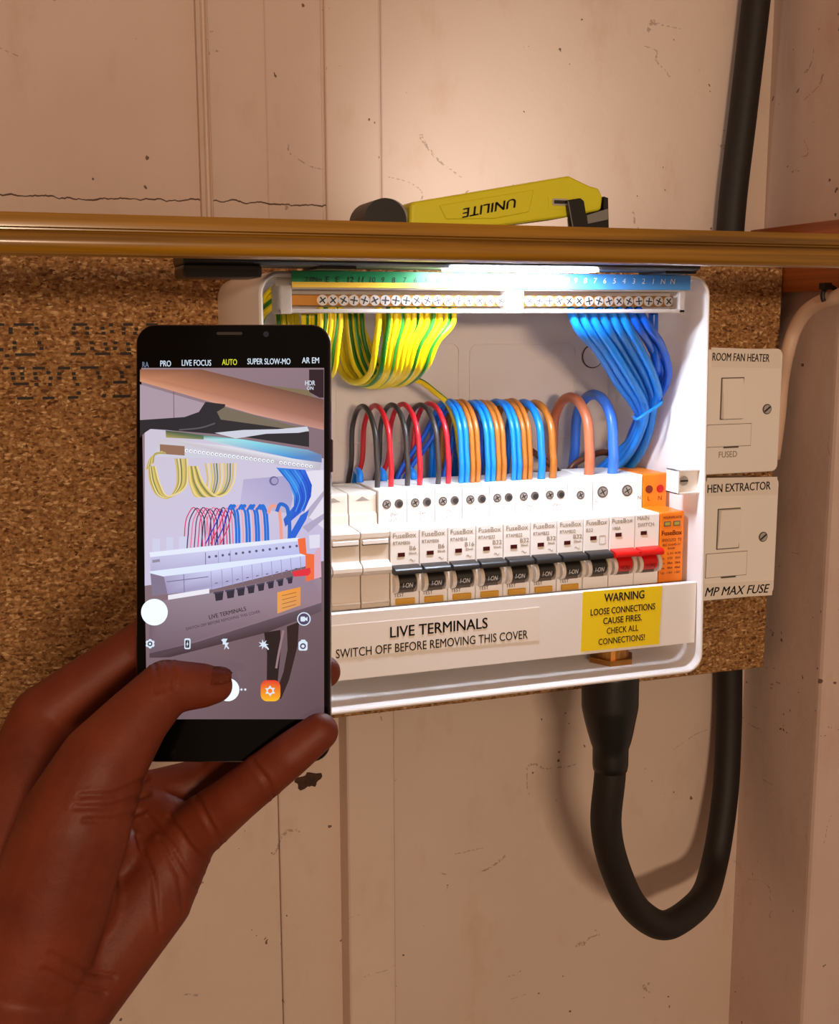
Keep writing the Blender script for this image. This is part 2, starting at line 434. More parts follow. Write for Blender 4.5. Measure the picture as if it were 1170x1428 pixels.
# ------------------------------------------------------------------ consumer unit enclosure
XL, XT, XB_ = .1252, .4005, .4055; ZT_, ZB_ = 1.5262, 1.2793; YF, YK = -.170, -.045
def boxring(off, r):
    """rounded outline, slightly wider at the foot"""
    z0, z1 = ZB_ + off, ZT_ - off; r = max(r - off, .002)
    o = []
    def xr(z): return XB_ + (XT - XB_) * (z - ZB_) / (ZT_ - ZB_) - off
    for cx, cz, a0 in (('R', z1 - r, 0), ('L', z1 - r, 90), ('L', z0 + r, 180), ('R', z0 + r, 270)):
        for k in range(7):
            a = math.radians(a0 + 15 * k)
            z = cz + r * math.sin(a)
            x = (xr(z) - r + r * math.cos(a)) if cx == 'R' else (XL + off + r + r * math.cos(a))
            o.append((x, z))
    return o
unit = thing('consumer_unit', (.265, -.11, ZB_), 'open white metal fuse box mounted on chipboard with its cover taken off', 'fuse box')
bm = B()
loops = [(0, YK), (0, YF + .0012), (.0006, YF + .0003), (.0014, YF), (.0022, YF + .0003), (.0026, YF + .0012), (.0026, YK - .0025)]
L = [[bm.verts.new((x, y, z)) for x, z in boxring(o, .012)] for o, y in loops]
n = len(L[0])
for a, b in zip(L, L[1:]):
    for k in range(n): bm.faces.new((a[k], a[(k + 1) % n], b[(k + 1) % n], b[k]))
bm.faces.new(L[-1]); bm.faces.new(L[0][::-1])
bmesh.ops.recalc_face_normals(bm, faces=bm.faces[:])
shell = obj('enclosure', bm, 'box', unit, smooth=True)
def ring_ridge(px0, py0, px1, py1, r, parent, Y=-.0478):
    a = W(px0, py1, Y); b = W(px1, py0, Y)
    pts = [Vector((x, Y, z)) for x, z in rrect(a.x, b.x, a.z, b.z, r)]
    bm = B(); tube(bm, pts + pts[:2], .0005, 5, caps=False); return obj('knockout_outline', bm, 'box', parent)
ring_ridge(655, 479, 803, 615, .006, shell); ring_ridge(470, 478, 640, 620, .006, shell)
kc = W(826, 497, -.0478)
bm = B(); cyl(bm, (kc.x, -.0490, kc.z), (0, 1, 0), .0075, .0012, 28); obj('knockout_disc', bm, 'box', shell)
bm = B(); cyl(bm, (kc.x, -.0483, kc.z), (0, 1, 0), .0083, .0005, 28); obj('knockout_groove', bm, 'groove', shell)
# front retaining strip under the breakers
SY = -.1655; SZ0 = W(473, 950, SY).z; SZ1 = W(560, 848, SY).z
bm = B(); box(bm, XL + .004, .4014, SY, SY + .0015, SZ0, SZ1)
box(bm, XL + .004, .4014, SY + .0015, SY + .0045, SZ1 - .0014, SZ1); box(bm, XL + .004, .4014, SY + .0015, SY + .010, SZ0, SZ0 + .0013)
strip = obj('front_strip', bm, 'box', unit, bevel=.0004, seg=1)
# stickers
def quadplate(bm, pts, th=.00025): return prism(bm, pts, (0, th, 0))
SL = SY - .0003
bm = B(); quadplate(bm, [W(462, 918, SL), W(462, 873, SL), W(752, 847, SL), W(752, 893, SL)]); st1 = obj('live_terminals_sticker', bm, 'sticker', strip)
a = W(612, 877, SL); b = W(740, 865, SL); d = (W(681, 869.5, SL) - W(545, 883, SL)).normalized(); upv = EY.cross(d) * -1
upv = d.cross(Vector((0, -1, 0))) ; upv = upv if upv.z > 0 else -upv
text('LIVE TERMINALS', .0092, W(613, 876, SL), 'dtext', st1, right=d, up=upv, bold=.012, width=(W(681, 869.5, SL) - W(545, 883, SL)).length)
text('SWITCH OFF BEFORE REMOVING THIS COVER', .0075, W(606, 898.5, SL), 'dtext', st1, right=d, up=upv, bold=.003, width=(W(740, 885, SL) - W(473, 911, SL)).length)
bm = B(); quadplate(bm, [W(810, 909, SL), W(813, 825.5, SL), W(923.5, 817, SL), W(919, 898, SL)]); st2 = obj('warning_sticker', bm, 'ysticker', strip)
d2 = (W(920, 857, SL) - W(812, 868, SL)).normalized(); up2 = d2.cross(Vector((0, -1, 0))); up2 = up2 if up2.z > 0 else -up2
for s, sz, (pa, pb), bo in (('WARNING', .0074, ((842.5, 834.5), (898.5, 829.5)), .02), ('LOOSE CONNECTIONS', .0058, ((823.5, 854), (913.5, 846.5)), .014), ('CAUSE FIRES.', .0058, ((841, 866.5), (895, 861.5)), .014), ('CHECK ALL', .0056, ((846, 880), (890, 876)), .006), ('CONNECTIONS!', .0056, ((834.5, 895), (899, 889.5)), .006)):
    A_, B2 = W(*pa, SL), W(*pb, SL); text(s, sz, (A_ + B2) / 2, 'dtext', st2, right=d2, up=up2, bold=bo, width=(B2 - A_).length)
# lid fixing post on the right wall
PY = -.1660
pa, pb = W(945, 690, PY), W(978, 654, PY)
bm = B(); box(bm, pa.x, pb.x, PY + .0025, PY + .0035, pa.z, pb.z)
box(bm, pa.x, pa.x + .0012, PY, PY + .014, pa.z, pb.z); box(bm, pa.x, pb.x, PY, PY + .014, pb.z - .0012, pb.z); box(bm, pa.x, pb.x, PY, PY + .014, pa.z, pa.z + .0012); box(bm, pb.x - .0010, pb.x, PY, PY + .014, pa.z, pb.z)
post = obj('lid_post', bm, 'white', unit, bevel=.0003, seg=1)
pc = W(956, 671, PY)
bm = B(); cyl(bm, (pc.x, PY + .0015, pc.z), (0, 1, 0), .0030, .0012, 20, r2=.0034); sc = obj('screw', bm, 'steel', post)
bm = B(); box(bm, pc.x - .0026, pc.x + .0026, PY + .0012, PY + .0017, pc.z - .0005, pc.z + .0005); obj('screw_slot', bm, 'slot', post)
# din rail
bm = B(); box(bm, XL + .012, .395, -.0864, -.0850, 1.343, 1.378); box(bm, XL + .012, .395, -.0850, -.05, 1.349, 1.352); box(bm, XL + .012, .395, -.0850, -.0477, 1.369, 1.372)
obj('din_rail', bm, 'steel', unit)
# brass cable gland through the floor
gp = WZ(851, 919, ZB_ + .0030); GX, GY = gp.x, gp.y - .001
bm = B(); cyl(bm, (GX, GY, ZB_ + .0027), EZ, .0155, .0035, 6); cyl(bm, (GX, GY, ZB_ + .0062), EZ, .0112, .006, 24); cyl(bm, (GX, GY, ZB_ - .004), EZ, .0165, .0042, 24)
obj('cable_gland', bm, 'brass', unit, bevel=.0005, seg=1)

# ------------------------------------------------------------------ terminal bars
YC = -.1680; YS = -.1722
c0, c1 = W(390, 420, YC).x, W(953, 420, YC).x; cz0, cz1 = W(680, 434, YC).z, 1.5232
bars = thing('terminal_bar_carrier', ((c0 + c1) / 2, YC, cz0), 'white plastic carrier with earth and neutral terminal bars along the box top', 'terminal bar')
bm = B(); box(bm, c0, c1, YC + .0088, YC + .0104, cz0 - .001, cz1 + .0005); box(bm, c0, c1, YC - .002, YC + .004, cz0 - .001, cz0 + .0012)
box(bm, c0, c0 + .006, YC - .003, YC + .02, cz0 - .0015, cz0 + .0135); box(bm, c1 - .004, c1, YC - .002, YC + .02, cz0 - .001, cz0 + .012)
m0, m1 = W(703, 420, YC).x, W(728, 420, YC).x
box(bm, m0, m1, YC - .0025, YC + .006, cz0 - .0012, cz0 + .012)
box(bm, c0 + .006, c1 - .004, YS + .0012, YC + .006, W(680, 404, YC).z - .0005, W(680, 402, YC).z); obj('carrier', bm, 'clear', bars, bevel=.0005, seg=1)
e0, e1 = W(404, 420, YC).x, W(702, 420, YC).x; n0, n1 = W(729, 420, YC).x, W(938, 420, YC).x
zs = W(690, 419.5, YC).z
for nm, a, b in (('earth_bar', e0, e1), ('neutral_bar', n0, n1)):
    bm = B(); box(bm, a, b, YC - .0005, YC + .0085, zs - .0030, zs + .0030); obj(nm, bm, 'brass', bars, bevel=.0004, seg=1)
bm = B(); cyl(bm, (0, .0016, 0), (0, -1, 0), .0029, .0022, 16); box(bm, -.0021, .0021, -.0008, -.0004, -.00035, .00035, 1); box(bm, -.00035, .00035, -.0008, -.0004, -.0021, .0021, 1)
bmesh.ops.translate(bm, verts=bm.verts[:], vec=wloc(bars)); sproto = obj('terminal_screw', bm, ['steel', 'slot'], bars)
es = [W(449 + (697 - 449) * k / 17, 419, YC).x for k in range(18)]; ns = [W(737 + (931 - 737) * k / 14, 420, YC).x for k in range(15)]
for k, x in enumerate(es + ns):
    o = sproto if k == 0 else sproto.copy()
    if k: COL.objects.link(o); o.parent = bars
    o.location = Vector((x, YC - .0007, zs)) - wloc(bars); o.rotation_euler = (0, random.uniform(0, 3), 0)
s0, s1, s2 = W(407, 390, YS).x, W(711, 390, YS).x, W(963, 390, YS).x
zt0, zt1, zt2 = W(680, 402.5, YS).z, W(500, 390, YS).z - .0014, W(560, 379, YS).z
for nm, a, b, z0, z1, mt in (('green_label_strip', s0, s1, zt1, zt2, 'gstrip'), ('yellow_label_strip', s0, s1, zt0, zt1, 'ystrip'), ('blue_label_strip', s1, s2, zt0, zt2, 'bstrip')):
    bm = B(); box(bm, a, b, YS, YS + .0012, z0, z1); o_ = obj(nm, bm, mt, bars)
    if mt == 'ystrip': ys_ = o_
    if mt == 'bstrip': bs_ = o_
zl = W(500, 390.5, YS).z
for s, px in (('2.0Nm', 437), ('E', 456), ('E', 470)): text(s, .0042 if s == 'E' else .0034, (W(px, 389, YS).x, YS, zl), 'dtext', ys_, shear=.2)
for k in range(12): text(str(12 - k), .0042, (W(488 + k * 15.1, 389, YS).x, YS, zl), 'dtext', ys_, shear=.15)
zl = W(840, 392, YS).z
for k in range(15):
    s = str(13 - k) if k < 13 else 'N'; text(s, .0044, (W(748 + k * 13.55, 392, YS).x, YS, zl), 'wtext', bs_, shear=.15)

# ------------------------------------------------------------------ breakers
PW = .0178; X0 = .2016; NY = -.155; SHY = -.133; ZN1 = 1.3811; ZN0 = 1.3360; ZSH = W(545, 683, SHY).z
def module_body(bm, x0, x1, nosetop=ZN1, sh=ZSH):
    prof = [(-.0865, ZN0 - .014), (-.0865, sh - .0005), (SHY + .0006, sh), (SHY, sh - .0006), (SHY, nosetop), (NY + .0006, nosetop), (NY, nosetop - .0006), (NY, ZN0 + .0004), (NY + .0004, ZN0), (SHY, ZN0), (SHY, ZN0 - .014)]
    return yz(bm, prof, x0, x1)
def hole(bm, x, z, r, Y=SHY): return cyl(bm, (x, Y - .0002, z), (0, 1, 0), r, .003, 24)
ZHOLE = W(560, 702, SHY).z
def screw_hole(t, x, z, r, screw=True, mt='steel'):
    bm = B(); cyl(bm, (x, SHY - .0004, z), (0, 1, 0), r + .0003, .0004, 24); obj('terminal_hole', bm, 'groove', t)
    if screw:
        bm = B(); cyl(bm, (x, SHY - .0007, z), (0, 1, 0), r * .8, .0005, 20); s_ = obj('terminal_screw', bm, mt, t)
        bm = B()
        for ang in (.5, .5 + math.pi / 2):
            d = Vector((math.cos(ang), 0, math.sin(ang))); e = Vector((-math.sin(ang), 0, math.cos(ang))); c = Vector((x, SHY - .0009, z))
            prism(bm, [c + d * r * .7 + e * .0003, c - d * r * .7 + e * .0003, c - d * r * .7 - e * .0003, c + d * r * .7 - e * .0003], (0, .0003, 0))
        obj('screw_cross', bm, 'slot', s_)
    else:
        bm = B(); cyl(bm, (x + .0004, SHY - .0006, z - .0003), (0, 1, 0), r * .72, .0004, 20); obj('hole_bottom', bm, 'slot', t)
def toggle(t, x0, mt, wfull=True, tx='I-ON', m2='wtext'):
    w = PW
    bm = B()  # cap
    c = [(NY + .0002, 1.3604), (NY - .0058, 1.3597), (NY - .0074, 1.3590), (NY - .0080, 1.3578), (NY - .0077, 1.3563), (NY - .0060, 1.3556), (NY + .0002, 1.3556)]
    yz(bm, c, x0 + .0009, x0 + w - .0009)
    # neck with a convex front
    nk = [(NY + .0002, 1.3557)]
    for k in range(7):
        a = math.radians(70 - 140 * k / 6); nk.append((NY + .0015 - .0066 * math.cos(a), 1.3507 + .0054 * math.sin(a)))
    nk.append((NY + .0002, 1.3453))
    yz(bm, nk, x0 + .0043, x0 + .0141)
    o = obj('toggle', bm, mt, t, smooth=True)
    if tx: text(tx, .0040, (x0 + .0091, NY - .0050, 1.3490), m2, o, right=EX, up=Vector((0, -.12, 1)), shear=.15, width=.0062)
def cheeks(t, x0, m_='beige'):
    for a, b in ((x0 + .0012, x0 + .0036), (x0 + .0146, x0 + .0170)):
        bm = B(); pr = [(NY + .001, 1.3556)]
        for k in range(9):
            an = math.radians(88 - 176 * k / 8); pr.append((NY - .0062 * math.cos(an), 1.3497 + .0058 * math.sin(an)))
        pr.append((NY + .001, 1.3437)); yz(bm, pr, a, b); obj('toggle_guard', bm, m_, t, smooth=True)
def window(t, x, z):
    bm = B(); box(bm, x - .0021, x + .0021, NY - .0004, NY + .0004, z - .0012, z + .0012); obj('red_window', bm, 'led', t)
def wave(t, x, z):
    bm = B(); pts = [Vector((x + .0032 * (k / 10 - .5), NY - .00012, z + .0007 * math.sin(2 * math.pi * k / 10))) for k in range(11)]
    tube(bm, pts, .00013, 4); obj('wave_symbol', bm, 'gtext', t)
def breaker(k, kind, amps, model, label, group):
    x0 = X0 + PW * k
    t = thing('circuit_breaker', (x0 + PW / 2, SHY, ZN0), label, 'circuit breaker', group)
    bm = B(); module_body(bm, x0 + .00025, x0 + PW - .00025); obj('body', bm, 'white', t, bevel=.0004, seg=1)
    toggle(t, x0, 'toggle'); cheeks(t, x0)
    bm = B(); box(bm, x0 + .0038, x0 + .0144, NY - .0003, NY, 1.3437, 1.3562); obj('toggle_recess', bm, 'groove', t)
    text('FuseBox', .0040, (x0 + PW / 2, NY, 1.3776), 'gtext', t, width=.0142)
    window(t, x0 + .0068, 1.3663 if kind == 'r' else 1.3680)
    if kind == 'r':
        text(model, .0030, (x0 + .0018, NY, 1.3731), 'gtext', t, align='LEFT', width=.0105)
        text(amps, .0036, (x0 + .0138, NY, 1.3697), 'gtext', t, width=.0026 * len(amps) * .75)
        text('30mA', .0018, (x0 + .0138, NY, 1.3668), 'gtext', t, width=.0048)
        wave(t, x0 + .0135, 1.3627)
        text('TEST', .0030, (x0 + .0052, NY, 1.3424), 'dtext', t, width=.0062)
        bm = B(); box(bm, x0 + .0030, x0 + .0148, NY - .0013, NY, 1.3368, 1.3404); obj('test_button', bm, 'yel', t, bevel=.0003, seg=1)
        screw_hole(t, x0 + .0052, ZHOLE, .0024); screw_hole(t, x0 + .0128, ZHOLE, .0024, False)
        text('1.2Nm', .0026, (x0 + PW / 2, SHY, ZHOLE - .0064), 'gtext', t); text('OUT', .0026, (x0 + PW / 2, SHY, ZHOLE - .0100), 'gtext', t)
    else:
        text(amps, .0030, (x0 + .0018, NY, 1.3731), 'gtext', t, align='LEFT', width=.0046)
        bm = B(); pts = [Vector((x, NY - .0001, z)) for x, z in rrect(x0 + .0110, x0 + .0152, 1.3640, 1.3692, .0003, 1)]; tube(bm, pts + pts[:1], .00012, 4, caps=False); obj('diagram_box', bm, 'gtext', t)
        screw_hole(t, x0 + .0088, ZHOLE - .0012, .0024)
        bm = B(); box(bm, x0 + .0042, x0 + .0140, NY - .0004, NY, 1.3437, 1.3446); obj('toggle_sill', bm, 'groove', t)
    return t
ORD = ['first', 'second', 'third', 'fourth', 'fifth', 'sixth', 'seventh', 'eighth', 'ninth', 'tenth', 'eleventh', 'twelfth', 'thirteenth', 'fourteenth', 'fifteenth', 'sixteenth', 'seventeenth', 'eighteenth']
G1 = 'black toggle breakers in the fuse box'
pos = ['leftmost white circuit breaker, next to the blank modules, marked B6', 'second white circuit breaker from the left, marked B6', 'third white circuit breaker from the left, marked B16', 'fourth white circuit breaker from the left with black toggle, marked B32', 'fifth white circuit breaker from the left with black toggle, marked B32', 'sixth white circuit breaker from the left with black toggle, marked B32', 'seventh white circuit breaker from the left, last one with an amber test button']
for k, (am, mo) in enumerate([('B6', 'RTAMB06')] * 2 + [('B16', 'RTAMB16')] + [('B32', 'RTAMB32')] * 4): breaker(k, 'r', am, mo, pos[k], G1)
breaker(7, 'm', 'B32', '', 'white circuit breaker without a test button, beside the red main switch', G1)
# main switch (two modules)
x0 = X0 + PW * 8
t = thing('main_switch', (x0 + PW, SHY, ZN0), 'white two module main switch with red toggles beside the orange module', 'switch')
bm = B(); module_body(bm, x0 + .0003, x0 + 2 * PW - .0003, sh=ZSH + .0012); obj('body', bm, 'white', t, bevel=.0004, seg=1)
for q in (0, 1):
    xx = x0 + PW * q; toggle(t, xx, 'red', tx='I-ON', m2='rtext'); cheeks(t, xx)
    bm = B(); box(bm, xx + .0038, xx + .0144, NY - .0003, NY, 1.3437, 1.3562); obj('toggle_recess', bm, 'groove', t)
    window(t, xx + .0064, 1.3690); screw_hole(t, xx + (.0066 if q == 0 else .0064), ZHOLE, .0034)
bm = B(); box(bm, x0 + PW - .0010, x0 + PW + .0010, NY - .0078, NY - .001, 1.3558, 1.3592); obj('toggle_link', bm, 'red', t)
bm = B(); box(bm, x0 + PW - .0001, x0 + PW + .0001, NY - .0001, NY, ZN0, ZN1 - .001); obj('module_joint', bm, 'groove', t)
text('FuseBox', .0040, (x0 + PW / 2, NY, 1.3776), 'gtext', t, width=.0142); text('100A', .0028, (x0 + .0018, NY, 1.3731), 'gtext', t, align='LEFT')
text('MAIN', .0038, (x0 + PW + .0058, NY, 1.3784), 'gtext', t, width=.0082); text('SWITCH', .0034, (x0 + PW + .0078, NY, 1.3741), 'gtext', t, width=.0115)
text('L', .0034, (x0 + .0024, SHY, ZHOLE - .0052), 'gtext', t); text('N', .0034, (x0 + 2 * PW - .0024, SHY, ZHOLE - .0052), 'gtext', t)
# orange surge protector
x0 = X0 + PW * 10
t = thing('surge_protector', (x0 + PW / 2, SHY, ZN0), 'orange surge protection module at the right end of the breaker row', 'surge protector')
bm = B(); module_body(bm, x0 + .0003, x0 + PW - .0003, sh=ZSH + .0015); obj('body', bm, 'orange', t, bevel=.0004, seg=1)
for q, xx in enumerate((x0 + .0046, x0 + .0128)):
    bm = B(); cyl(bm, (xx, SHY - .0004, ZHOLE), (0, 1, 0), .0026, .0004, 22); obj('terminal_hole', bm, 'rtext' if q == 0 else 'red', t)
    bm = B(); box(bm, x0 + .0030 + .0068 * q, x0 + .0078 + .0068 * q, NY - .0003, NY, 1.3722, 1.3753); obj('indicator_frame', bm, 'groove', t)
    bm = B(); box(bm, x0 + .0036 + .0068 * q, x0 + .0072 + .0068 * q, NY - .0005, NY, 1.3728, 1.3747); obj('indicator', bm, mat('indicator_green', (170, 160, 60), .3), t)
    text('LN'[q], .0042, (xx, SHY, ZHOLE - .0062), 'rtext', t)
text('YES/REPLACE', .0020, (x0 + PW / 2, NY, 1.3777), 'rtext', t, width=.0135)
text('FuseBox', .0044, (x0 + PW / 2, NY, 1.3677), 'rtext', t, width=.0145, bold=.01)
text('SPDCUT2  T2', .0026, (x0 + PW / 2, NY, 1.3632), 'rtext', t, width=.0140)
text('IEC 61643-11', .0021, (x0 + PW / 2, NY, 1.3602), 'rtext', t, width=.0125); text('EN 61643', .0017, (x0 + PW / 2, NY, 1.3579), 'rtext', t, width=.005)
for j, (a, b) in enumerate((('L-N', 'N-PE'), ('275V', '255V'), ('20kA', '20kA'), ('40kA', '40kA'), ('1.5kV', '1.5kV'))):
    z = 1.3546 - j * .0031; text(a, .0021, (x0 + .0082, NY, z), 'rtext', t, width=.004); text(b, .0021, (x0 + .0138, NY, z), 'rtext', t, width=.004)
    if j: text(('Uc', 'In', 'Imax', 'Up')[j - 1], .0020, (x0 + .0030, NY, z), 'rtext', t, width=.0026)

# blank modules at the left
def blank(k, label):
    x0 = X0 - PW * (k + 1); x1 = x0 + PW
    t = thing('blank_module', (x0 + PW / 2, SHY, ZN0), label, 'blank module', 'blank modules left of the breakers')
    zs_ = ZSH - .0015
    prof = [(-.0865, ZN0 - .012), (-.0865, zs_), (SHY + .004, zs_), (SHY + .003, zs_ - .0006), (SHY + .003, zs_ - .0120), (SHY + .0014, zs_ - .0124), (SHY + .0014, ZN1 + .0003),
            (NY + .0006, ZN1), (NY - .0003, ZN1 - .0008), (NY - .0003, ZN1 - .0035), (NY + .0012, ZN1 - .0038), (NY + .0012, 1.3640), (NY + .0002, 1.3632),
            (NY - .0030, 1.3626), (NY - .0044, 1.3610), (NY - .0046, 1.3590), (NY - .0030, 1.3570), (NY + .0006, 1.3556), (NY + .0006, 1.3404), (NY - .0004, 1.3400), (NY - .0004, 1.3390), (NY + .0006, 1.3387), (NY + .0006, ZN0), (SHY, ZN0), (SHY, ZN0 - .012)]
    bm = B(); yz(bm, prof, x0 + .0003, x1 - .0003); obj('body', bm, 'beige', t, bevel=.0003, seg=1, angle=50)
    bm = B(); box(bm, x0 + .0012, x1 - .0012, NY - .0009, NY + .001, ZN1 - .0072, ZN1 - .0046); obj('slot_frame', bm, 'white', t, bevel=.0003, seg=1)
    bm = B(); box(bm, x0 + .0012, x1 - .0012, NY - .0004, NY + .001, ZN1 - .0078, ZN1 - .0072); obj('slot_shadow', bm, 'groove', t)
    zt_ = zs_ - .0028; bm = B()
    prism(bm, [(x0 + .0045, SHY + .0028, zt_ - .0018), (x0 + .0133, SHY + .0028, zt_ - .0018), (x0 + .0089, SHY + .0028, zt_ + .0008)], (0, .0003, 0)); obj('arrow_mark', bm, 'gtext', t)
    return t
blank(0, 'white blank module right beside the first circuit breaker'); blank(1, 'white blank module in the middle of the three, next to the phone edge'); blank(2, 'white blank module furthest left, hidden behind the phone')

# ------------------------------------------------------------------ wires
YFR, YBK = -.1195, -.066
ZTOP = ZSH - .0004
def wire(name, pts, r, mt, label, cat, group, stripe=None, n=10, sub=7, twist=0.):
    pts = [Vector((min(max(p.x, XL + .0032 + r), .3975 - r), p.y, p.z)) for p in pts]      # stay between the side walls
    bm = B(); tube(bm, spline(pts, sub), r, n, stripe=stripe, twist=twist)
    return obj(name, bm, mt, None, smooth='all', label=label, cat=cat, group=group)
def arch(px, py_top, r, mt, name, label, group, xback=0., py_front=676, yf=YFR, yb=YBK, zfoot=None):
    """arch that leaves the top of a breaker, bends over and dives behind the row"""
    f = W(px, py_front, yf); x = f.x; ym = (yf + yb) / 2
    zt = W(px - 20, py_top, ym).z - r; hw = (yb - yf) / 2
    pts = [Vector((x, yf, ZTOP + .0001)), Vector((x, yf - .001, ZTOP + .012)), Vector((x, yf, zt - hw * 1.15))]
    for k in range(1, 6):
        a = math.pi * k / 6
        pts.append(Vector((x + xback * (k / 6) * .25, ym - hw * math.cos(a), zt - hw + hw * math.sin(a))))
    pts += [Vector((x + xback * .45, yb, zt - hw * 1.5)), Vector((x + xback, yb + .003, ZTOP - .004)), Vector((x + xback, yb + .004, ZN0 + .018))]
    return wire(name, pts, r, mt, label, 'wire', group)
GA = 'arched wires rising from the breakers'
old = [(526, 563, 'wblack', -.002), (545, 562, 'wred', -.006), (568, 561, 'wblack', -.003), (585, 560, 'wred', -.008), (611, 561, 'wblack', -.010), (625, 559, 'wred', -.016)]
for k, (px, py, mt, xb) in enumerate(old):
    nm = 'black' if mt == 'wblack' else 'red'; o_ = ['left', 'middle', 'right'][k // 2]
    arch(px, py, .00165, mt, 'single_core_wire', f'thin {nm} wire arching over the two left breakers, {o_}most of the three {nm} ones' if o_ != 'middle' else f'thin {nm} wire arching over the two left breakers, middle one of the three {nm} ones', GA, xb)
pairs = [(643, 'b'), (650.5, 'b'), (658.5, 'n'), (666, 'n'), (679.5, 'b'), (687, 'b'), (694.5, 'n'), (702, 'n'), (716, 'b'), (723.5, 'b'), (731, 'n'), (738.5, 'n')]
cb = cn = 0
for px, q in pairs:
    if q == 'b': i_ = cb; cb += 1
    else: i_ = cn; cn += 1
    nm = 'bright blue' if q == 'b' else 'brown'
    arch(px, 556 + random.uniform(-1.5, 2), .00172, 'wblue' if q == 'b' else 'wbrown', 'single_core_wire', f'{nm} wire of a twin pair arching over the breakers, {ORD[i_]} {nm} from left', GA, random.uniform(-.003, .001))
arch(754.5, 556, .0024, 'wblue', 'single_core_wire', 'stouter single bright blue wire arching right of all the twin pairs', GA, 0)
arch(770.5, 557, .0024, 'wbrown', 'single_core_wire', 'stouter single brown wire arching next to the thick pale brown tail', GA, 0)
arch(821, 547, .0033, 'wsalmon', 'meter_tail', 'thick pale brown meter tail arching over the main switch', 'meter tails at the main switch', 0, py_front=664)
arch(854, 543, .0034, 'wtail', 'meter_tail', 'thick mid blue meter tail arching over the main switch', 'meter tails at the main switch', 0, py_front=662)
# dark blue neutral leads crossing diagonally behind the arches
for k, (pa, pm, pb) in enumerate([((556, 662), (590, 610), (612, 572)), ((566, 664), (602, 612), (622, 575)), ((618, 668), (630, 620), (640, 580))]):
    z = -.070 - .003 * k
    wire('single_core_wire', [Vector((W(pa[0] - 6, pa[1], z).x, z + .004, ZN0 + .02)), W(*pa, z), W(*pm, z), W(*pb, z - .004), W(pb[0] + 14, pb[1] - 10, z - .008), W(pb[0] + 26, pb[1] + 10, z - .008), W(pb[0] + 30, pb[1] + 60, z - .004), Vector((W(pb[0] + 32, pb[1] + 90, z).x, z, ZTOP + .004))], .0017, 'wblue2', f'deep blue wire slanting behind the red and black arches, {ORD[k]} from left', 'wire', 'deep blue leads behind the arches')
for k, px in enumerate((502, 535, 577)):
    p = W(px, 666, -.092)
    wire('neutral_stub', [Vector((p.x, -.092, ZTOP + .0002)), p + Vector((0, 0, .0005)), p + Vector((.001, .010, .003)), p + Vector((.0015, .016, -.004)), p + Vector((.0015, .0175, -.018))], .0022, 'wblue', f'short light blue flying lead bent behind the left breakers, {ORD[k]} from left', 'wire', 'short blue flying leads')
# brown cables sagging behind the thick tails
for k, pts in enumerate([[(783, 668), (800, 648), (822, 636), (845, 631), (865, 640), (882, 655), (890, 668)], [(740, 628), (757, 640), (775, 655), (788, 668)]]):
    z = -.072 + .006 * k
    pp_ = [W(*q, z) for q in pts]
    for e in (0, -1):
        if pts[e][1] > 660: pp_[e] = Vector((pp_[e].x, z, ZN0 + .02)) if e == -1 else Vector((pp_[e].x, z + .002, ZN0 + .02))
    wire('sheathed_cable', pp_, .0022, 'wdkbrown', ['dark brown cable bowing behind the thick pale brown and blue tails', 'dark brown cable slanting down behind the single brown arch'][k], 'cable', 'dark brown cables behind the arches')

# neutral bundle: from the bar, fanned to a tie, then down behind the breakers
tops = [794, 807.5, 821, 834.5, 848, 861, 875, 888]
for k, px in enumerate(tops):
    t_ = k / 7
    top = Vector((W(px, 434, -.164).x, -.164, zs - .0036))
    mid1 = W(px + 6 + 4 * t_, 446, -.164)
    mid2 = W(834 + (923 - 834) * t_ - 6 * math.sin(math.pi * t_), 490 - 6 * t_, -.148 - .0030 * (k % 3))
    mid3 = W(864 + (934 - 864) * t_, 538 - 8 * t_, -.130 - .0054 * (k % 3))
    tie = W(891 + (922 - 891) * t_, 578 - 22 * t_, -.118 - .0056 * (k % 3))
    lo1 = W(884 + 30 * t_, 606 - 6 * t_, -.106 - .0056 * (k % 3))
    lo2 = W(852 + 42 * t_, 640 + 4 * (k % 3), -.088 - .0056 * (k % 3))
    lo3 = W(822 + 54 * t_, 668, -.078 - .0056 * (k % 3)); lo4 = Vector((lo3.x - .004, lo3.y + .003, ZN0 + .05))
    mid3b = W(882 + (932 - 882) * t_, 562 - 14 * t_, -.123 - .0056 * (k % 3))
    lim = lambda p: Vector((min(p.x, .3935), p.y, p.z))
    mid2, mid3, mid3b, tie, lo1, lo2, lo3, lo4 = map(lim, (mid2, mid3, mid3b, tie, lo1, lo2, lo3, lo4))
    wire('neutral_wire', [top, mid1, mid2, mid3, mid3b, tie, lo1, lo2, lo3, lo4], .0026, 'wblue' if k < 6 else 'wblue2', f'blue neutral wire fanning down from the neutral bar, {ORD[k]} from left', 'wire', 'blue neutral wires in the tied bundle', sub=6)
p = W(911, 440, -.150)
wire('neutral_wire', [lim(v) for v in (Vector((p.x, -.150, zs - .0036)), W(911, 455, -.150), W(911, 480, -.148), W(915, 505, -.143), W(926, 535, -.118), W(922, 560, -.110), W(906, 600, -.095), W(890, 632, -.085), W(896, 655, -.080), Vector((W(899, 668, -.078).x, -.078, ZN0 + .02)))], .0030, 'wblue2', 'deep blue neutral wire hanging straight from the right end of the bar', 'wire', 'blue neutral wires in the tied bundle')
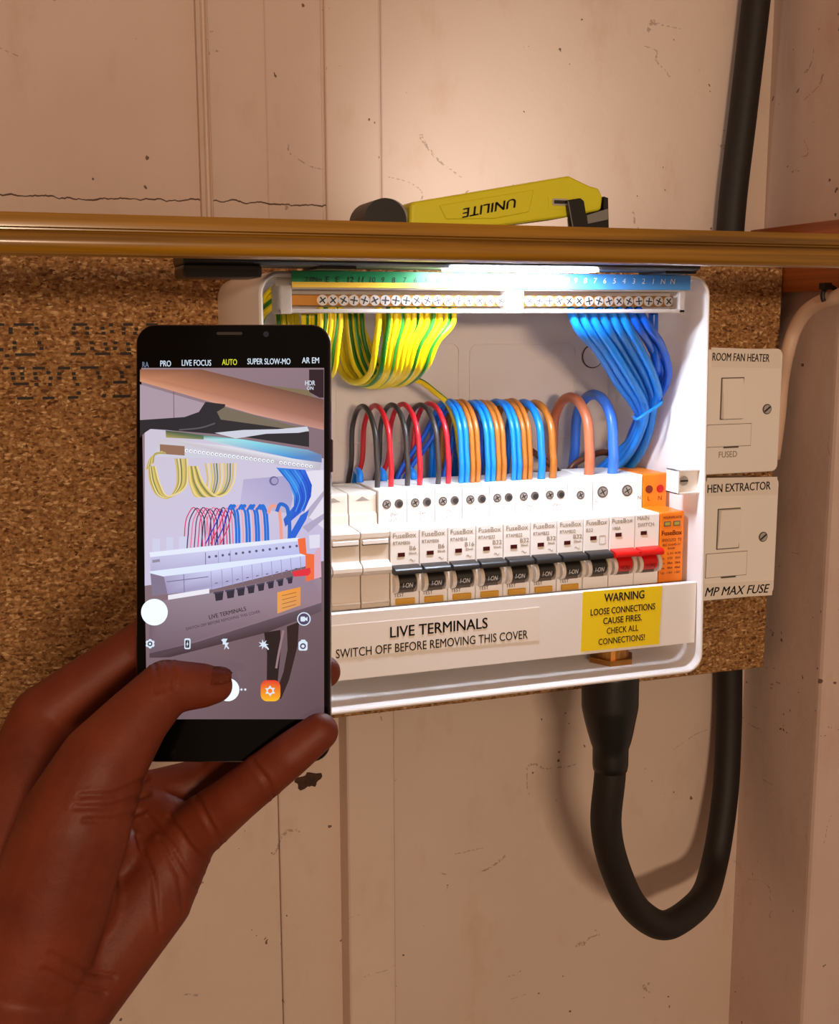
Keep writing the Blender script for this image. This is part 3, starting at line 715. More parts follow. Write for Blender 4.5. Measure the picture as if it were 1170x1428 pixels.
# the tie: a light blue wire wound round the bundle
tp = [W(884, 582, -.124), W(890, 584, -.1345), W(905, 574, -.1360), W(922, 562, -.1345), W(929, 553, -.124), W(922, 553, -.1105), W(900, 568, -.1085), W(886, 580, -.112), W(884, 582, -.124)]
tp = [lim(v) + Vector((.0012 if v.x > .3925 else 0, 0, 0)) for v in tp]
wire('wire_tie', tp, .0011, 'wblue', 'thin light blue tie wound around the blue neutral bundle', 'cable tie', None)
# hanging bundle tail turning to the left behind the tails
# earth loops
YE0, YE1 = -.164, -.088
def earth(px, py_bot, label, yb=YE1, r=.00185, dx=0., i=0):
    x = W(px, 434, YE0).x; ym = (YE0 + yb) / 2; hw = (yb - YE0) / 2
    zb_ = W(px - 30, py_bot, ym).z + r
    drop = zs - .0036 - zb_; rv = drop * .42
    pts = [Vector((x, YE0, zs - .0036)), Vector((x, YE0, zs - .011)), Vector((x + dx * .3, YE0, zb_ + rv * 1.25))]
    for k in range(1, 6):
        a = math.pi * k / 6; pts.append(Vector((x + dx * (.35 + .4 * k / 6), ym - hw * math.cos(a), zb_ + rv - rv * math.sin(a))))
    pts += [Vector((x + dx * .85, yb, zb_ + rv * 1.3)), Vector((x + dx, yb + .001, zs - .006)), Vector((x + dx, yb + .002, zs + .004))]
    ph = (i * 5) % 12
    return wire('earth_wire', pts, r, ['wyel', 'wgrn'], label, 'wire', 'green and yellow earth wires looped below the earth bar', stripe={ph % 12, (ph + 1) % 12, (ph + 2) % 12}, n=12, twist=.02 * (1 if i % 2 else -1))
ex = [447, 454, 461, 468, 474, 528, 543, 552, 560, 568, 577, 586, 595, 604, 613, 623, 632]
for k, px in enumerate(ex):
    g = k < 5
    earth(px, (537 if g else 541) + random.uniform(-4, 2) - (0 if k < 14 else (k - 13) * 2.5), (f'green and yellow earth wire loop beside the phone, {ORD[k]} from left' if g else f'green and yellow earth wire loop in the main hanging bunch, {ORD[k - 5]} from left'), dx=(-.006 - .0024 * (k - 5) if not g else -.006), i=k)
for k in range(3):
    pts = [W(484 + 10 * k, 436, -.118), W(487 + 10 * k, 470, -.118), W(498 + 10 * k, 515 - 4 * k, -.122), W(520 + 7 * k, 537 - 2 * k, -.132), W(545 + 4 * k, 527, -.142), W(556 + 3 * k, 490, -.150), W(555 + 4 * k, 450, -.152), W(553 + 5 * k, 436, -.152)]
    wire('earth_wire', pts, .00185, ['wyel', 'wgrn'], f'green and yellow earth wire in a wide U beside the main bunch, {ORD[k]} from left', 'wire', 'green and yellow earth wires looped below the earth bar', stripe={3 + k, 4 + k, 5 + k}, n=12)
wire('earth_wire', [W(536, 437, -.100), W(538, 470, -.100), W(546, 503, -.100), W(562, 522, -.100), W(590, 534, -.098), W(608, 548, -.096), W(622, 560, -.094), W(632, 580, -.090), W(640, 620, -.078), Vector((W(645, 668, -.072).x, -.072, ZN0 + .02))], .0019, ['wyel', 'wgrn'], 'green and yellow earth wire crossing down to the right behind the blue arches', 'wire', 'green and yellow earth wires looped below the earth bar', stripe={2, 3, 4}, n=12)
for k in range(7):
    q = k * 1.0
    pts = [W(404 - k, 396 + q * 3, -.150 + .004 * (k % 3)), W(388 - 2 * k * .5, 399 + q * 4.5, -.146 + .003 * (k % 2)), W(371 - k, 413 + q * 5.5, -.140 + .002 * k), W(362, 440 + q * 6, -.130 + .002 * k), W(362 + k, 490 + q * 5, -.115 + .002 * k), W(375 + k * 2, 530 + 3 * k, -.105), W(400 + k * 2, 545, -.110), W(420 + 4 * k, 520, -.128), W(424 + 4 * k, 470, -.145), W(424 + 4 * k, 437, -.150)]
    pts = [Vector((max(p.x, XL + .0052), p.y, p.z)) for p in pts]
    wire('earth_wire', pts, .0018, ['wyel', 'wgrn'], f'green and yellow earth wire curling in the top left box corner, {ORD[k]} from the top', 'wire', 'green and yellow earth wires in the top left corner', stripe={(k * 4) % 12, (k * 4 + 1) % 12, (k * 4 + 2) % 12, (k * 4 + 3) % 12}, n=12, sub=5)

# ------------------------------------------------------------------ supply cable
sl = [Vector((GX, GY, ZB_ - .0042)), Vector((GX, GY, ZB_ - .022)), Vector((GX + .0003, GY, ZB_ - .034)), Vector((GX + .0012, GY, ZB_ - .050)), Vector((GX + .0015, GY, W(838, 1075, GY).z))]
bm = B(); path = spline(sl, 6); N = len(path)
tz = [(p.z - path[-1].z) / (path[0].z - path[-1].z) for p in path]
rad = [.0118 + .0068 * max(0, min(1, (q - .22) / .42)) ** .8 - (.0006 if q < .03 else 0) for q in tz]
tube(bm, path, rad, 28); 
obj('heat_shrink_sleeve', bm, 'sleeve', smooth='all', label='black tapered heat shrink sleeve on the cable directly below the box', cat='sleeve')
e = sl[-1]
cp = [e + Vector((0, 0, .004)), e, W(845, 1150, GY + .004), W(862, 1222, GY + .012), W(893, 1274, GY + .024), W(930, 1290, GY + .036), W(966, 1268, GY + .048), W(996, 1205, -.040), W(1011, 1110, -.026), W(1016, 1020, -.0175), W(1017, 940, -.0145), W(1014, 780, -.0135), W(1013, 560, -.0135), W(1014, 400, -.0135), W(1020, 300, -.0135), W(1036, 160, -.0135), W(1054, 5, -.0135), W(1066, -110, -.0135), Vector((W(1066, -110, -.0135).x + .004, -.0135, 2.1)), Vector((W(1066, -110, -.0135).x + .004, -.0135, 2.599))]
bm = B(); tube(bm, spline(cp, 8), .0104, 24); obj('supply_cable', bm, 'rubber', smooth='all', label='thick black rubber cable looping below the box and rising up the corner', cat='cable')

# ------------------------------------------------------------------ fused spur switches on the right
SPY = -.085
def spur(corners, label, toplab, botlab, rock, carrier, screw, on):
    TL, TR, BR, BL = [W(*c, SPY) for c in corners]
    x1 = (TR.x + BR.x) / 2; z1, z0 = TR.z, BR.z; x0 = x1 - (z1 - z0)
    t = thing('fused_switch', ((x0 + x1) / 2, SPY, z0), label, 'switch', 'white fused switches right of the fuse box')
    bm = B(); plate(bm, rrect(x0 + .003, x1 - .003, z0 + .003, z1 - .003, .004), -.0452, SPY + .007); obj('back_box', bm, 'white', t)
    bm = B(); plate(bm, rrect(x0, x1, z0, z1, .005), SPY, SPY + .007); fp = obj('faceplate', bm, 'white', t, bevel=.0012, seg=3)
    a, b = [W(*c, SPY) for c in rock]  # rocker top-left, bottom-right
    bm = B(); box(bm, a.x - .0007, b.x + .0007, SPY - .0003, SPY + .001, b.z - .0007, a.z + .0007); obj('rocker_surround', bm, 'groove', t)
    zm = (a.z + b.z) / 2; s = 1 if on else -1
    bm = B(); yz(bm, [(SPY, a.z), (SPY - .0026 - .0016 * s, a.z), (SPY - .0030, zm), (SPY - .0026 + .0016 * s, b.z), (SPY, b.z)], a.x, b.x); obj('rocker', bm, 'white', t, bevel=.0003, seg=1)
    a, b = [W(*c, SPY) for c in carrier]
    bm = B(); box(bm, a.x - .0003, b.x + .0003, SPY - .0002, SPY + .001, b.z - .0003, a.z + .0003); obj('carrier_gap', bm, 'groove', t)
    bm = B(); box(bm, a.x, b.x, SPY - .0007, SPY + .001, b.z, a.z); fc = obj('fuse_carrier', bm, 'white', t, bevel=.0003, seg=1)
    mx = (a.x + b.x) / 2 + .002; bm = B(); box(bm, mx - .006, mx + .006, SPY - .0008, SPY, b.z - .0012, b.z - .0003); obj('carrier_notch', bm, 'groove', t)
    c = W(*screw, SPY)
    bm = B(); cyl(bm, (c.x, SPY - .0003, c.z), (0, 1, 0), .0037, .0006, 24); obj('screw_recess', bm, 'groove', t)
    bm = B(); cyl(bm, (c.x, SPY - .0007, c.z), (0, 1, 0), .0030, .0008, 20); sc = obj('fixing_screw', bm, 'steel', t)
    bm = B(); d = Vector((.8, 0, .6)) * .0028; e = Vector((-.6, 0, .8)) * .0005; cc = Vector((c.x, SPY - .0010, c.z)); prism(bm, [cc + d + e, cc - d + e, cc - d - e, cc + d - e], (0, .0004, 0)); obj('screw_slot', bm, 'slot', sc)
    for lab in (toplab, botlab):
        if not lab: continue
        s, q, sz, shear, pa, pb = lab
        pts = [W(*c, SPY - .0003) for c in q]
        bm = B(); prism(bm, pts, (0, .0004, 0)); st = obj('name_strip', bm, 'sticker', t)
        A_, B2 = W(*pa, SPY - .0003), W(*pb, SPY - .0003); dd = (B2 - A_).normalized(); uu = dd.cross(Vector((0, -1, 0))); uu = uu if uu.z > 0 else -uu
        text(s, sz, (A_ + B2) / 2, 'dtext', st, right=dd, up=uu, width=(B2 - A_).length, shear=shear, bold=.008)
    return t, fp
t, fp = spur([(990, 482), (1091, 486), (1086, 657), (985, 662)], 'upper white fused switch right of the box with a fan heater name strip', ('ROOM FAN HEATER', [(992, 512), (992, 484.5), (1089, 488), (1089, 513.5)], .0078, 0, (993.5, 498), (1073, 500)), None, ((1007, 528), (1034, 583)), ((986, 593), (1046, 621)), (1069.5, 570.5), False)
text('FUSED', .0062, W(1015, 634, SPY), 'gtext', t, width=.015)
spur([(984, 663), (1086, 665), (1080, 829), (980, 834)], 'lower white fused switch with extractor and max fuse name strips', ('HEN EXTRACTOR', [(986, 692), (986, 666.5), (1084, 665), (1084, 690)], .0084, 0, (986.5, 682.5), (1074.5, 677.5)), ('MP MAX FUSE', [(981, 835), (981, 814), (1078.5, 809), (1076.5, 830)], .0092, .25, (983, 826.5), (1073, 821)), ((1002, 711), (1029, 763)), ((985, 773), (1040, 801)), (1064, 748.5), True)

# cream cable and black clip at the far right
cc = [WX(1185, 406, .540), WX(1165, 415, .540), WX(1143, 422, .541), WX(1122, 437, .542), WX(1107, 462, .543), W(1098, 492, -.060), W(1091, 528, -.052), W(1086, 580, -.0495), W(1078, 640, -.0495)]
cc = [Vector((min(p.x, wx_corner - .0056), p.y, p.z)) for p in cc]
bm = B(); tube(bm, spline(cc, 7), .0052, 14); obj('cream_cable', bm, 'cream', smooth='all', label='cream cable curving down beside the right wall to the upper switch', cat='cable')
k_ = WX(1157, 412, .538)
bm = B(); tube(bm, [k_ + Vector((.006 * math.cos(a), .0, .006 * math.sin(a))) for a in [math.radians(x) for x in range(-20, 240, 20)]], .0016, 8); box(bm, k_.x - .007, k_.x - .001, k_.y - .003, k_.y + .003, k_.z + .004, k_.z + .0085)
obj('cable_clip', bm, 'black', label='small black clip holding the cream cable under the wooden batten', cat='clip')

# ------------------------------------------------------------------ work lamp
LY = -.205
lamp = thing('work_lamp', (W(700, 310, LY).x, LY, 1.527), 'folding work lamp with lime yellow handle resting above the fuse box', 'lamp')
yo = [(572, 286), (578, 281), (794, 245), (823, 259), (836, 262), (841, 275), (839, 293), (790, 303), (690, 316), (571, 316)]
pts = [W(a, b, LY) for a, b in yo]
bm = B(); prism(bm, [(p.x, LY, p.z) for p in pts], (0, .026, 0)); handle = obj('handle', bm, 'lampy', lamp, bevel=.0022, seg=3)
inn = [(612, 286), (745, 264), (738, 296), (690, 305), (622, 306)]
bm = B(); prism(bm, [W(a, b, LY - .0006) for a, b in inn], (0, .001, 0)); obj('grip_panel', bm, 'lampy', handle, bevel=.0005, seg=1)
A_, B2 = W(719.5, 282, LY - .0006), W(643, 297, LY - .0006); dd = (B2 - A_).normalized(); uu = dd.cross(Vector((0, -1, 0))); uu = uu if uu.z < 0 else -uu
text('UNILITE', .0066, (A_ + B2) / 2, 'dtext', handle, right=dd, up=uu, bold=.03, shear=.25, width=(B2 - A_).length)
q = [(765, 274), (807, 270), (806, 291), (764, 292)]
bm = B(); prism(bm, [W(a, b, LY - .0004) for a, b in q], (0, .001, 0)); obj('port_recess', bm, 'lampy', handle)
p0 = W(780, 282, LY); bm = B(); plate(bm, rrect(p0.x - .0046, p0.x + .0046, p0.z - .0018, p0.z + .0018, .0008), LY - .0010, LY); up_ = obj('usb_port', bm, 'steel', handle)
bm = B(); plate(bm, rrect(p0.x - .0036, p0.x + .0036, p0.z - .0009, p0.z + .0009, .0004), LY - .0013, LY); obj('usb_slot', bm, 'slot', up_)
q = [(791, 279), (810, 276), (815, 280), (821, 318), (798, 318)]
bm = B(); prism(bm, [W(a, b, LY - .004) for a, b in q], (0, .004, 0)); obj('rubber_flap', bm, 'black', handle, bevel=.0008)
q = [(819, 300), (848, 291), (848, 306), (820, 312)]
bm = B(); prism(bm, [W(a, b, LY) for a, b in q], (0, .024, 0)); obj('end_trim', bm, 'lampg', lamp)
q = [(842, 274), (848, 276), (849, 320), (820, 320), (820, 311), (842, 300)]
bm = B(); prism(bm, [W(a, b, LY + .001) for a, b in q], (0, .024, 0)); obj('end_cap', bm, 'black', lamp)
hc = W(537, 308, LY); hr = .0112
bm = B(); cyl(bm, (hc.x, LY - .001, hc.z), EY, hr, .028, 36); obj('hinge', bm, 'black', lamp, bevel=.0012)
bm = B(); cyl(bm, (hc.x + .0028, LY + .004, hc.z), EY, hr + .0004, .018, 36); obj('hinge_ring', bm, 'lampg', lamp)
h0, h1 = W(249, 375, -.185).x, .372
bm = B(); box(bm, hc.x - .006, hc.x + .006, LY + .004, LY + .020, 1.534, hc.z - .004); obj('hinge_arm', bm, 'black', lamp)
bm = B(); yz(bm, [(-.203, 1.5292), (-.200, 1.5276), (-.168, 1.5276), (-.165, 1.5292), (-.165, 1.5345), (-.168, 1.5362), (-.200, 1.5362), (-.203, 1.5345)], h0, h1); head = obj('lamp_head', bm, 'black', lamp, bevel=.001, seg=2)
bm = B(); box(bm, .150, .170, -.200, -.168, 1.5262, 1.5276); obj('head_pad', bm, 'black', head)
bm = B(); box(bm, h0, .1215, -.200, -.168, W(300, 387, -.200).z, 1.5278); obj('head_end', bm, 'black', lamp, bevel=.002)
bm = B(); box(bm, h1 - .02, h1, -.198, -.168, 1.5262, 1.5276); obj('head_pad', bm, 'black', head)
bm = B(); box(bm, .222, .308, -.2010, -.186, 1.5264, 1.5278); obj('led_strip', bm, 'ledlamp', head)
# added spot, no part of the lamp, washing the wall above the rail
sp = bpy.data.lights.new('wall_wash_spot', 'SPOT'); sp.energy = 1.0; sp.color = (1, .93, .86); sp.spot_size = math.radians(100); sp.spot_blend = 1; sp.shadow_soft_size = .01
so = bpy.data.objects.new('wall_wash_spot', sp); COL.objects.link(so); so.location = (.285, -.165, 1.550)
so.rotation_euler = (Vector((.34, 0, 1.60)) - so.location).to_track_quat('-Z', 'Y').to_euler()

# ------------------------------------------------------------------ phone
PD = .4295                                   # camera depth of the phone's glass
def ph(px, py, lift=0.): return WD(px, py, PD - lift)
NF = RF
def pprism(bm, pts, d0, d1):
    """polygon of photo pixels on the phone plane, from lift d0 to lift d1"""
    k = PD / F
    base = [CAM + ray(x, y) * k - RF * d0 for x, y in pts]
    return prism(bm, base, RF * (d0 - d1))
phone = thing('smartphone', ph(323, 1063), 'dark smartphone held in front of the fuse box showing its camera view', 'phone')
x0p, x1p, y0p, y1p = 188.5, 460.5, 451.5, 1064
bm = B(); pprism(bm, rrect(x0p, x1p, y0p, y1p, 27, 8), -.0003, -.0085); obj('frame', bm, 'pbody', phone, bevel=.0022, seg=4)
bm = B(); pprism(bm, rrect(x0p + 3, x1p - 3.5, y0p + 3, y1p - 3, 24, 8), -.0003, 0); obj('front_glass', bm, 'pglass', phone)
bm = B(); pprism(bm, rrect(302, 338, 463, 467, 2, 3), 0, .0001); obj('earpiece', bm, 'slot', phone)
bm = B(); pprism(bm, [(371 + 4 * math.cos(a), 466 + 4 * math.sin(a)) for a in [2 * math.pi * k / 18 for k in range(18)]], 0, .0001); obj('front_camera', bm, mat('camera_lens', (40, 48, 70), .1), phone)
bm = B(); pprism(bm, rrect(460, 463, 612, 658, 1.2, 3), -.002, -.0055); obj('side_button', bm, 'pbody', phone)
# live picture on the screen: a flat image painted with vertex colours
scr = bmesh.new(); cl = scr.loops.layers.float_color.new('Col'); zc = [0]
def sp_(pts, col, cols=None, raw=False):
    zc[0] += 1; lf = .00006 + zc[0] * 4e-7
    vs = [scr.verts.new(ph(x, y, lf)) for x, y in pts]
    f = scr.faces.new(vs); f.normal_update()
    if f.normal.dot(RF) > 0: f.normal_flip()
    dct = {id(v): i for i, v in enumerate(vs)}
    for l in f.loops:
        c = cols[dct[id(l.vert)]] if cols else col
        l[cl] = (*lin(c), 1)
def A(*p): return [(170 + x / 3.774, 430 + y / 3.774) for x, y in p]
def Bz(*p): return [(170 + x / 3.774, 720 + y / 3.774) for x, y in p]
def stroke(pts, w, col, close=False):
    P = [Vector((x, y)) for x, y in pts]; n = len(P)
    if n > 2:
        s = spline([Vector((q.x, q.y, 0)) for q in P], 5); P = [Vector((q.x, q.y)) for q in s]; n = len(P)
    Lp, Rp = [], []
    for i in range(n):
        t = (P[min(i + 1, n - 1)] - P[max(i - 1, 0)]).normalized(); nn = Vector((-t.y, t.x)) * w / 2
        Lp.append(P[i] + nn); Rp.append(P[i] - nn)
    for i in range(n - 1): sp_([Lp[i], Lp[i + 1], Rp[i + 1], Rp[i]], col); zc[0] -= 1
    zc[0] += 1
def disc(cx, cy, r, col, n=24): sp_([(cx + r * math.cos(2 * math.pi * k / n), cy + r * math.sin(2 * math.pi * k / n)) for k in range(n)], col)
XA, XB2 = 197, 452
sp_([(XA, 513), (XB2, 513), (XB2, 1003), (XA + 8, 1003)], None, [(150, 126, 134), (140, 116, 126), (96, 74, 82), (120, 98, 106)])
sp_(A((95, 400), (640, 560), (430, 590), (95, 600)), (172, 152, 166))
stroke(A((272, 440), (274, 590)), .8, (90, 74, 84))
sp_(A((95, 322), (420, 322), (1062, 480), (1062, 640), (95, 385)), None, [(150, 96, 70), (128, 84, 66), (112, 76, 68), (176, 120, 104), (204, 138, 104)])
sp_(A((95, 355), (700, 500), (1062, 600), (1062, 640), (700, 560), (95, 385)), None, [(186, 122, 88), (170, 116, 100), (170, 116, 104), (196, 142, 128), (214, 162, 146), (214, 150, 118)])
sp_(A((985, 322), (1062, 322), (1062, 470), (1040, 470), (985, 440)), (46, 30, 38))
sp_(A((760, 405), (980, 430), (1000, 455), (1000, 465)), (128, 112, 84))
sp_(A((95, 588), (330, 572), (405, 545), (440, 492), (545, 505), (525, 575), (700, 596), (985, 640), (985, 730), (600, 670), (230, 640), (120, 655), (95, 680)), (44, 42, 48))
sp_(A((500, 545), (540, 520), (800, 590), (985, 640), (985, 650), (700, 610), (520, 585)), (120, 108, 92))
stroke(A((300, 640), (430, 625), (490, 605)), 2.0, (88, 88, 92))
# box interior
sp_(A((120, 655), (150, 635), (235, 640), (1062, 790), (1062, 1330), (120, 1460)), None, [(206, 196, 214), (206, 198, 214), (186, 178, 206), (206, 198, 224), (196, 186, 220), (206, 198, 226)])
sp_(A((640, 900), (880, 880), (900, 1000), (880, 1080), (620, 1040)), None, [(182, 174, 210), (168, 160, 202), (172, 164, 204), (186, 178, 214), (194, 186, 220)])
sp_(A((940, 860), (1062, 850), (1062, 1160), (960, 1080), (1000, 960)), (228, 222, 238))
sp_(A((960, 1080), (1062, 960), (1062, 990), (985, 1100)), (180, 170, 196)); sp_(A((950, 1150), (1062, 1080), (1062, 1110), (980, 1180)), (176, 166, 196))
sp_(A((230, 642), (430, 668), (430, 690), (232, 680)), None, [(66, 84, 62), (60, 104, 82), (120, 130, 90), (170, 156, 96)])
sp_(A((430, 668), (640, 690), (980, 745), (1052, 772), (1052, 812), (900, 790), (560, 720), (430, 690)), None, [(60, 120, 110), (150, 226, 236), (120, 170, 214), (104, 130, 176), (110, 130, 170), (60, 140, 214), (214, 246, 255), (190, 220, 220)])
sp_(A((488, 655), (640, 640), (820, 636), (975, 622), (985, 645), (930, 655), (760, 660), (600, 685)), (208, 210, 224))
sp_(A((178, 705), (240, 690), (560, 725), (900, 792), (1052, 815), (1040, 852), (880, 832), (560, 790), (180, 780)), None, [(206, 198, 206)] * 2 + [(226, 226, 236)] * 2 + [(190, 184, 200)] * 2 + [(206, 206, 222)] * 3)
sp_(A((200, 715), (330, 725), (330, 775), (200, 765)), (150, 112, 92))
for k in range(30):
    u = k / 29; x = 340 + 655 * u; y = 748 + 84 * u
    if 20 < k < 22: continue
    cx, cy = A((x, y))[0]; disc(cx, cy, 2.4, (242, 246, 252), 10); disc(cx + .3, cy + .3, 1.1, (150, 146, 158), 8)
yl = [(214, 186, 110), (172, 158, 92), (236, 214, 150), (120, 128, 84), (224, 196, 96)]
for k in range(7): stroke(A((128 + 6 * k, 850 - 6 * k), (150 + 4 * k, 790 - 4 * k), (210 + 4 * k, 752 + 2 * k)), 2.0, yl[k % 5])
for k in range(8): stroke(A((140 + 5 * k, 830), (150 + 7 * k, 920), (190 + 7 * k, 985 + 2 * (k % 3)), (240 + 6 * k, 1000 - 3 * k), (285 + 7 * k, 940), (290 + 8 * k, 860), (280 + 9 * k, 790)), 2.1, yl[k % 5])
for k in range(12): stroke(A((352 + 4 * k, 830), (360 + 7 * k, 930), (390 + 11 * k, 990), (430 + 11 * k, 985 - k), (450 + 12.5 * k, 920), (440 + 14.5 * k, 815)), 2.1, yl[(k * 2) % 5])
disc(*A((800, 908))[0], 6.5, (110, 104, 150)); disc(*A((803, 908))[0], 4.6, (164, 156, 200))
sp_(A((812, 838), (965, 850), (1000, 930), (995, 990), (960, 1060), (900, 1110), (860, 1150), (850, 1110), (905, 1040), (905, 990), (880, 920)), None, [(40, 130, 220), (40, 100, 220), (20, 70, 190), (30, 84, 200), (40, 110, 226), (40, 90, 210), (50, 90, 200), (50, 100, 200), (40, 110, 220), (60, 150, 236), (60, 150, 236)])
for k in range(5): stroke(A((830 + 26 * k, 850), (890 + 22 * k, 930), (920 + 16 * k, 1000), (900 + 14 * k, 1070)), 1.0, (90, 170, 245) if k % 2 else (24, 70, 180))
def arc(x, top, w, col, sw, lean=0, base=1235):
    stroke(A((x, base), (x + 6 + lean * .3, base - 80), (x + w * .3 + lean, top + 30), (x + w * .55 + lean, top), (x + w * .8 + lean, top + 24), (x + w, base - 90), (x + w + 4, base)), sw, col)
for k in range(12): arc(322 + 19 * k, 1048 + (k % 3) * 4, 100 - 3 * k, [(214, 60, 110), (66, 44, 84), (232, 116, 150), (120, 40, 96)][k % 4], 1.5, base=1292 - 3 * k)
for k in range(4): stroke(A((440 + 26 * k, 1240), (490 + 24 * k, 1140), (530 + 16 * k, 1060)), 1.6, [(50, 60, 190), (210, 50, 110)][k % 2])
for k, (x, c) in enumerate([(585, 0), (600, 0), (622, 1), (640, 0), (655, 0), (676, 1), (690, 0), (704, 0), (722, 1), (738, 0), (752, 0)]):
    stroke(A((x - 26, 1060), (x - 10, 1036), (x + 4, 1060), (x + 14, 1130), (x + 18, 1262 - k * 2)), 3.4 if c == 0 else 2.4, [(36, 112, 214), (232, 168, 178)][c])
stroke(A((770, 1080), (790, 1040), (820, 1045), (832, 1100), (840, 1236)), 4.6, (240, 160, 140)); stroke(A((815, 1070), (835, 1030), (862, 1040), (878, 1100), (882, 1230)), 5.2, (40, 104, 204))
sp_(A((862, 1226), (940, 1090), (985, 1060), (970, 1110), (905, 1222)), (40, 100, 214))
# breaker rows in the picture (second crop frame)
for a_, b_, c_ in ((160, 200, 118), (234, 270, 110), (300, 340, 106)): sp_(Bz((a_, c_ + 4), (a_ + 6, c_), (b_ - 6, c_), (b_, c_ + 4), (b_, c_ + 80), (a_, c_ + 80)), (208, 208, 236))
sp_(Bz((145, 190), (420, 160), (930, 112), (930, 140), (430, 190), (150, 222)), (230, 236, 252))
sp_(Bz((150, 215), (430, 185), (930, 130), (936, 200), (440, 285), (150, 310)), None, [(196, 194, 228), (206, 206, 240), (196, 200, 240), (186, 190, 236), (190, 190, 234), (178, 172, 206)])
for k in range(14):
    u = k / 13; x = 460 + 460 * u; y = 214 - 58 * u; disc(*Bz((x, y))[0], 1.9, (96, 90, 124), 10)
stroke(Bz((440, 190), (440, 280)), 1.2, (130, 124, 160)); stroke(Bz((570, 180), (570, 262)), 1.0, (150, 146, 186)); stroke(Bz((508, 184), (508, 270)), .8, (160, 156, 196))
stroke(Bz((160, 238), (200, 232)), 4, (150, 140, 160))
sp_(Bz((145, 290), (430, 255), (970, 195), (972, 212), (470, 290), (222, 318), (150, 300)), (224, 234, 254))
sp_(Bz((222, 316), (468, 286), (972, 206), (972, 262), (480, 384), (240, 410)), None, [(170, 164, 200), (206, 208, 244), (196, 200, 240), (186, 186, 230), (176, 172, 214), (158, 148, 184)])
sp_(Bz((150, 300), (222, 318), (240, 410), (160, 420)), (130, 118, 142))
stroke(Bz((325, 305), (330, 440)), 1., (120, 112, 146)); stroke(Bz((235, 345), (455, 318)), 1.2, (120, 112, 146))
for k in range(10):
    u = k / 9; x = 468 + 470 * u ** .96; stroke(Bz((x, 290 - 80 * u), (x + 5, 385 - 100 * u)), .7, (140, 134, 176)); stroke(Bz((x + 22, 353 - 86 * u), (x + 36, 350 - 86 * u)), 1.0, (70, 60, 90))
sp_(Bz((243, 415), (460, 380), (460, 405), (243, 440)), (238, 234, 244))
# strip
sp_(Bz((240, 440), (460, 405), (980, 300), (1050, 330), (1050, 455), (390, 665), (145, 722), (145, 440)), None, [(146, 126, 140), (150, 132, 146), (150, 128, 150), (158, 136, 150), (150, 124, 136), (130, 108, 120), (110, 90, 102), (120, 100, 114)])
for k in range(8):
    u = k / 7; x = 488 + 382 * u ** .94; y = 408 - 76 * u; s = 1 - .38 * u
    sp_(Bz((x, y - 2), (x + 46 * s, y - 10), (x + 42 * s, y + 32 * s), (x + 6, y + 38 * s)), (48, 42, 58)); sp_(Bz((x - 6, y - 8), (x + 48 * s, y - 17), (x + 48 * s, y - 9), (x - 6, y + 1)), (70, 66, 88))
sp_(Bz((925, 120), (965, 112), (972, 196), (1012, 200), (1012, 330), (968, 345), (966, 205), (935, 195)), (240, 108, 62))
sp_(Bz((895, 292), (990, 270), (994, 296), (980, 312), (905, 318)), (228, 48, 66)); sp_(Bz((1012, 200), (1045, 140), (1050, 320), (1012, 330)), (220, 170, 190))
sp_(Bz((985, 100), (1042, 95), (1042, 165), (988, 170)), (224, 222, 240))
sp_(Bz((818, 400), (940, 372), (940, 468), (818, 512)), None, [(238, 160, 70), (238, 150, 60), (222, 150, 90), (226, 160, 92)])
for k in range(4): stroke(Bz((842, 418 + 22 * k), (918, 400 + 21 * k)), .9, (150, 96, 50))
sp_(Bz((145, 722), (390, 664), (1050, 455), (1050, 500), (760, 612), (250, 742), (145, 745)), None, [(84, 66, 76), (80, 66, 76), (104, 86, 100), (96, 78, 88), (70, 52, 58), (72, 56, 62), (84, 66, 74)])
sp_(Bz((748, 612), (834, 598), (836, 700), (818, 890), (762, 890), (764, 720)), (38, 24, 26))
sp_(Bz((868, 580), (932, 556), (925, 680), (880, 860), (838, 960), (800, 960), (850, 820), (872, 700)), (46, 28, 30))
stroke(Bz((850, 600), (822, 740), (812, 800)), 3, (150, 120, 126))
screen_mat = bpy.data.materials.new('lit_screen'); screen_mat.use_nodes = True
nt = screen_mat.node_tree; b = nt.nodes['Principled BSDF']; b.inputs['Base Color'].default_value = (.004, .004, .004, 1); b.inputs['Roughness'].default_value = .12
at = nt.nodes.new('ShaderNodeAttribute'); at.attribute_name = 'Col'; nt.links.new(at.outputs['Color'], b.inputs['Emission Color']); b.inputs['Emission Strength'].default_value = 1.0
pscreen = obj('screen_image', scr, [screen_mat], phone)
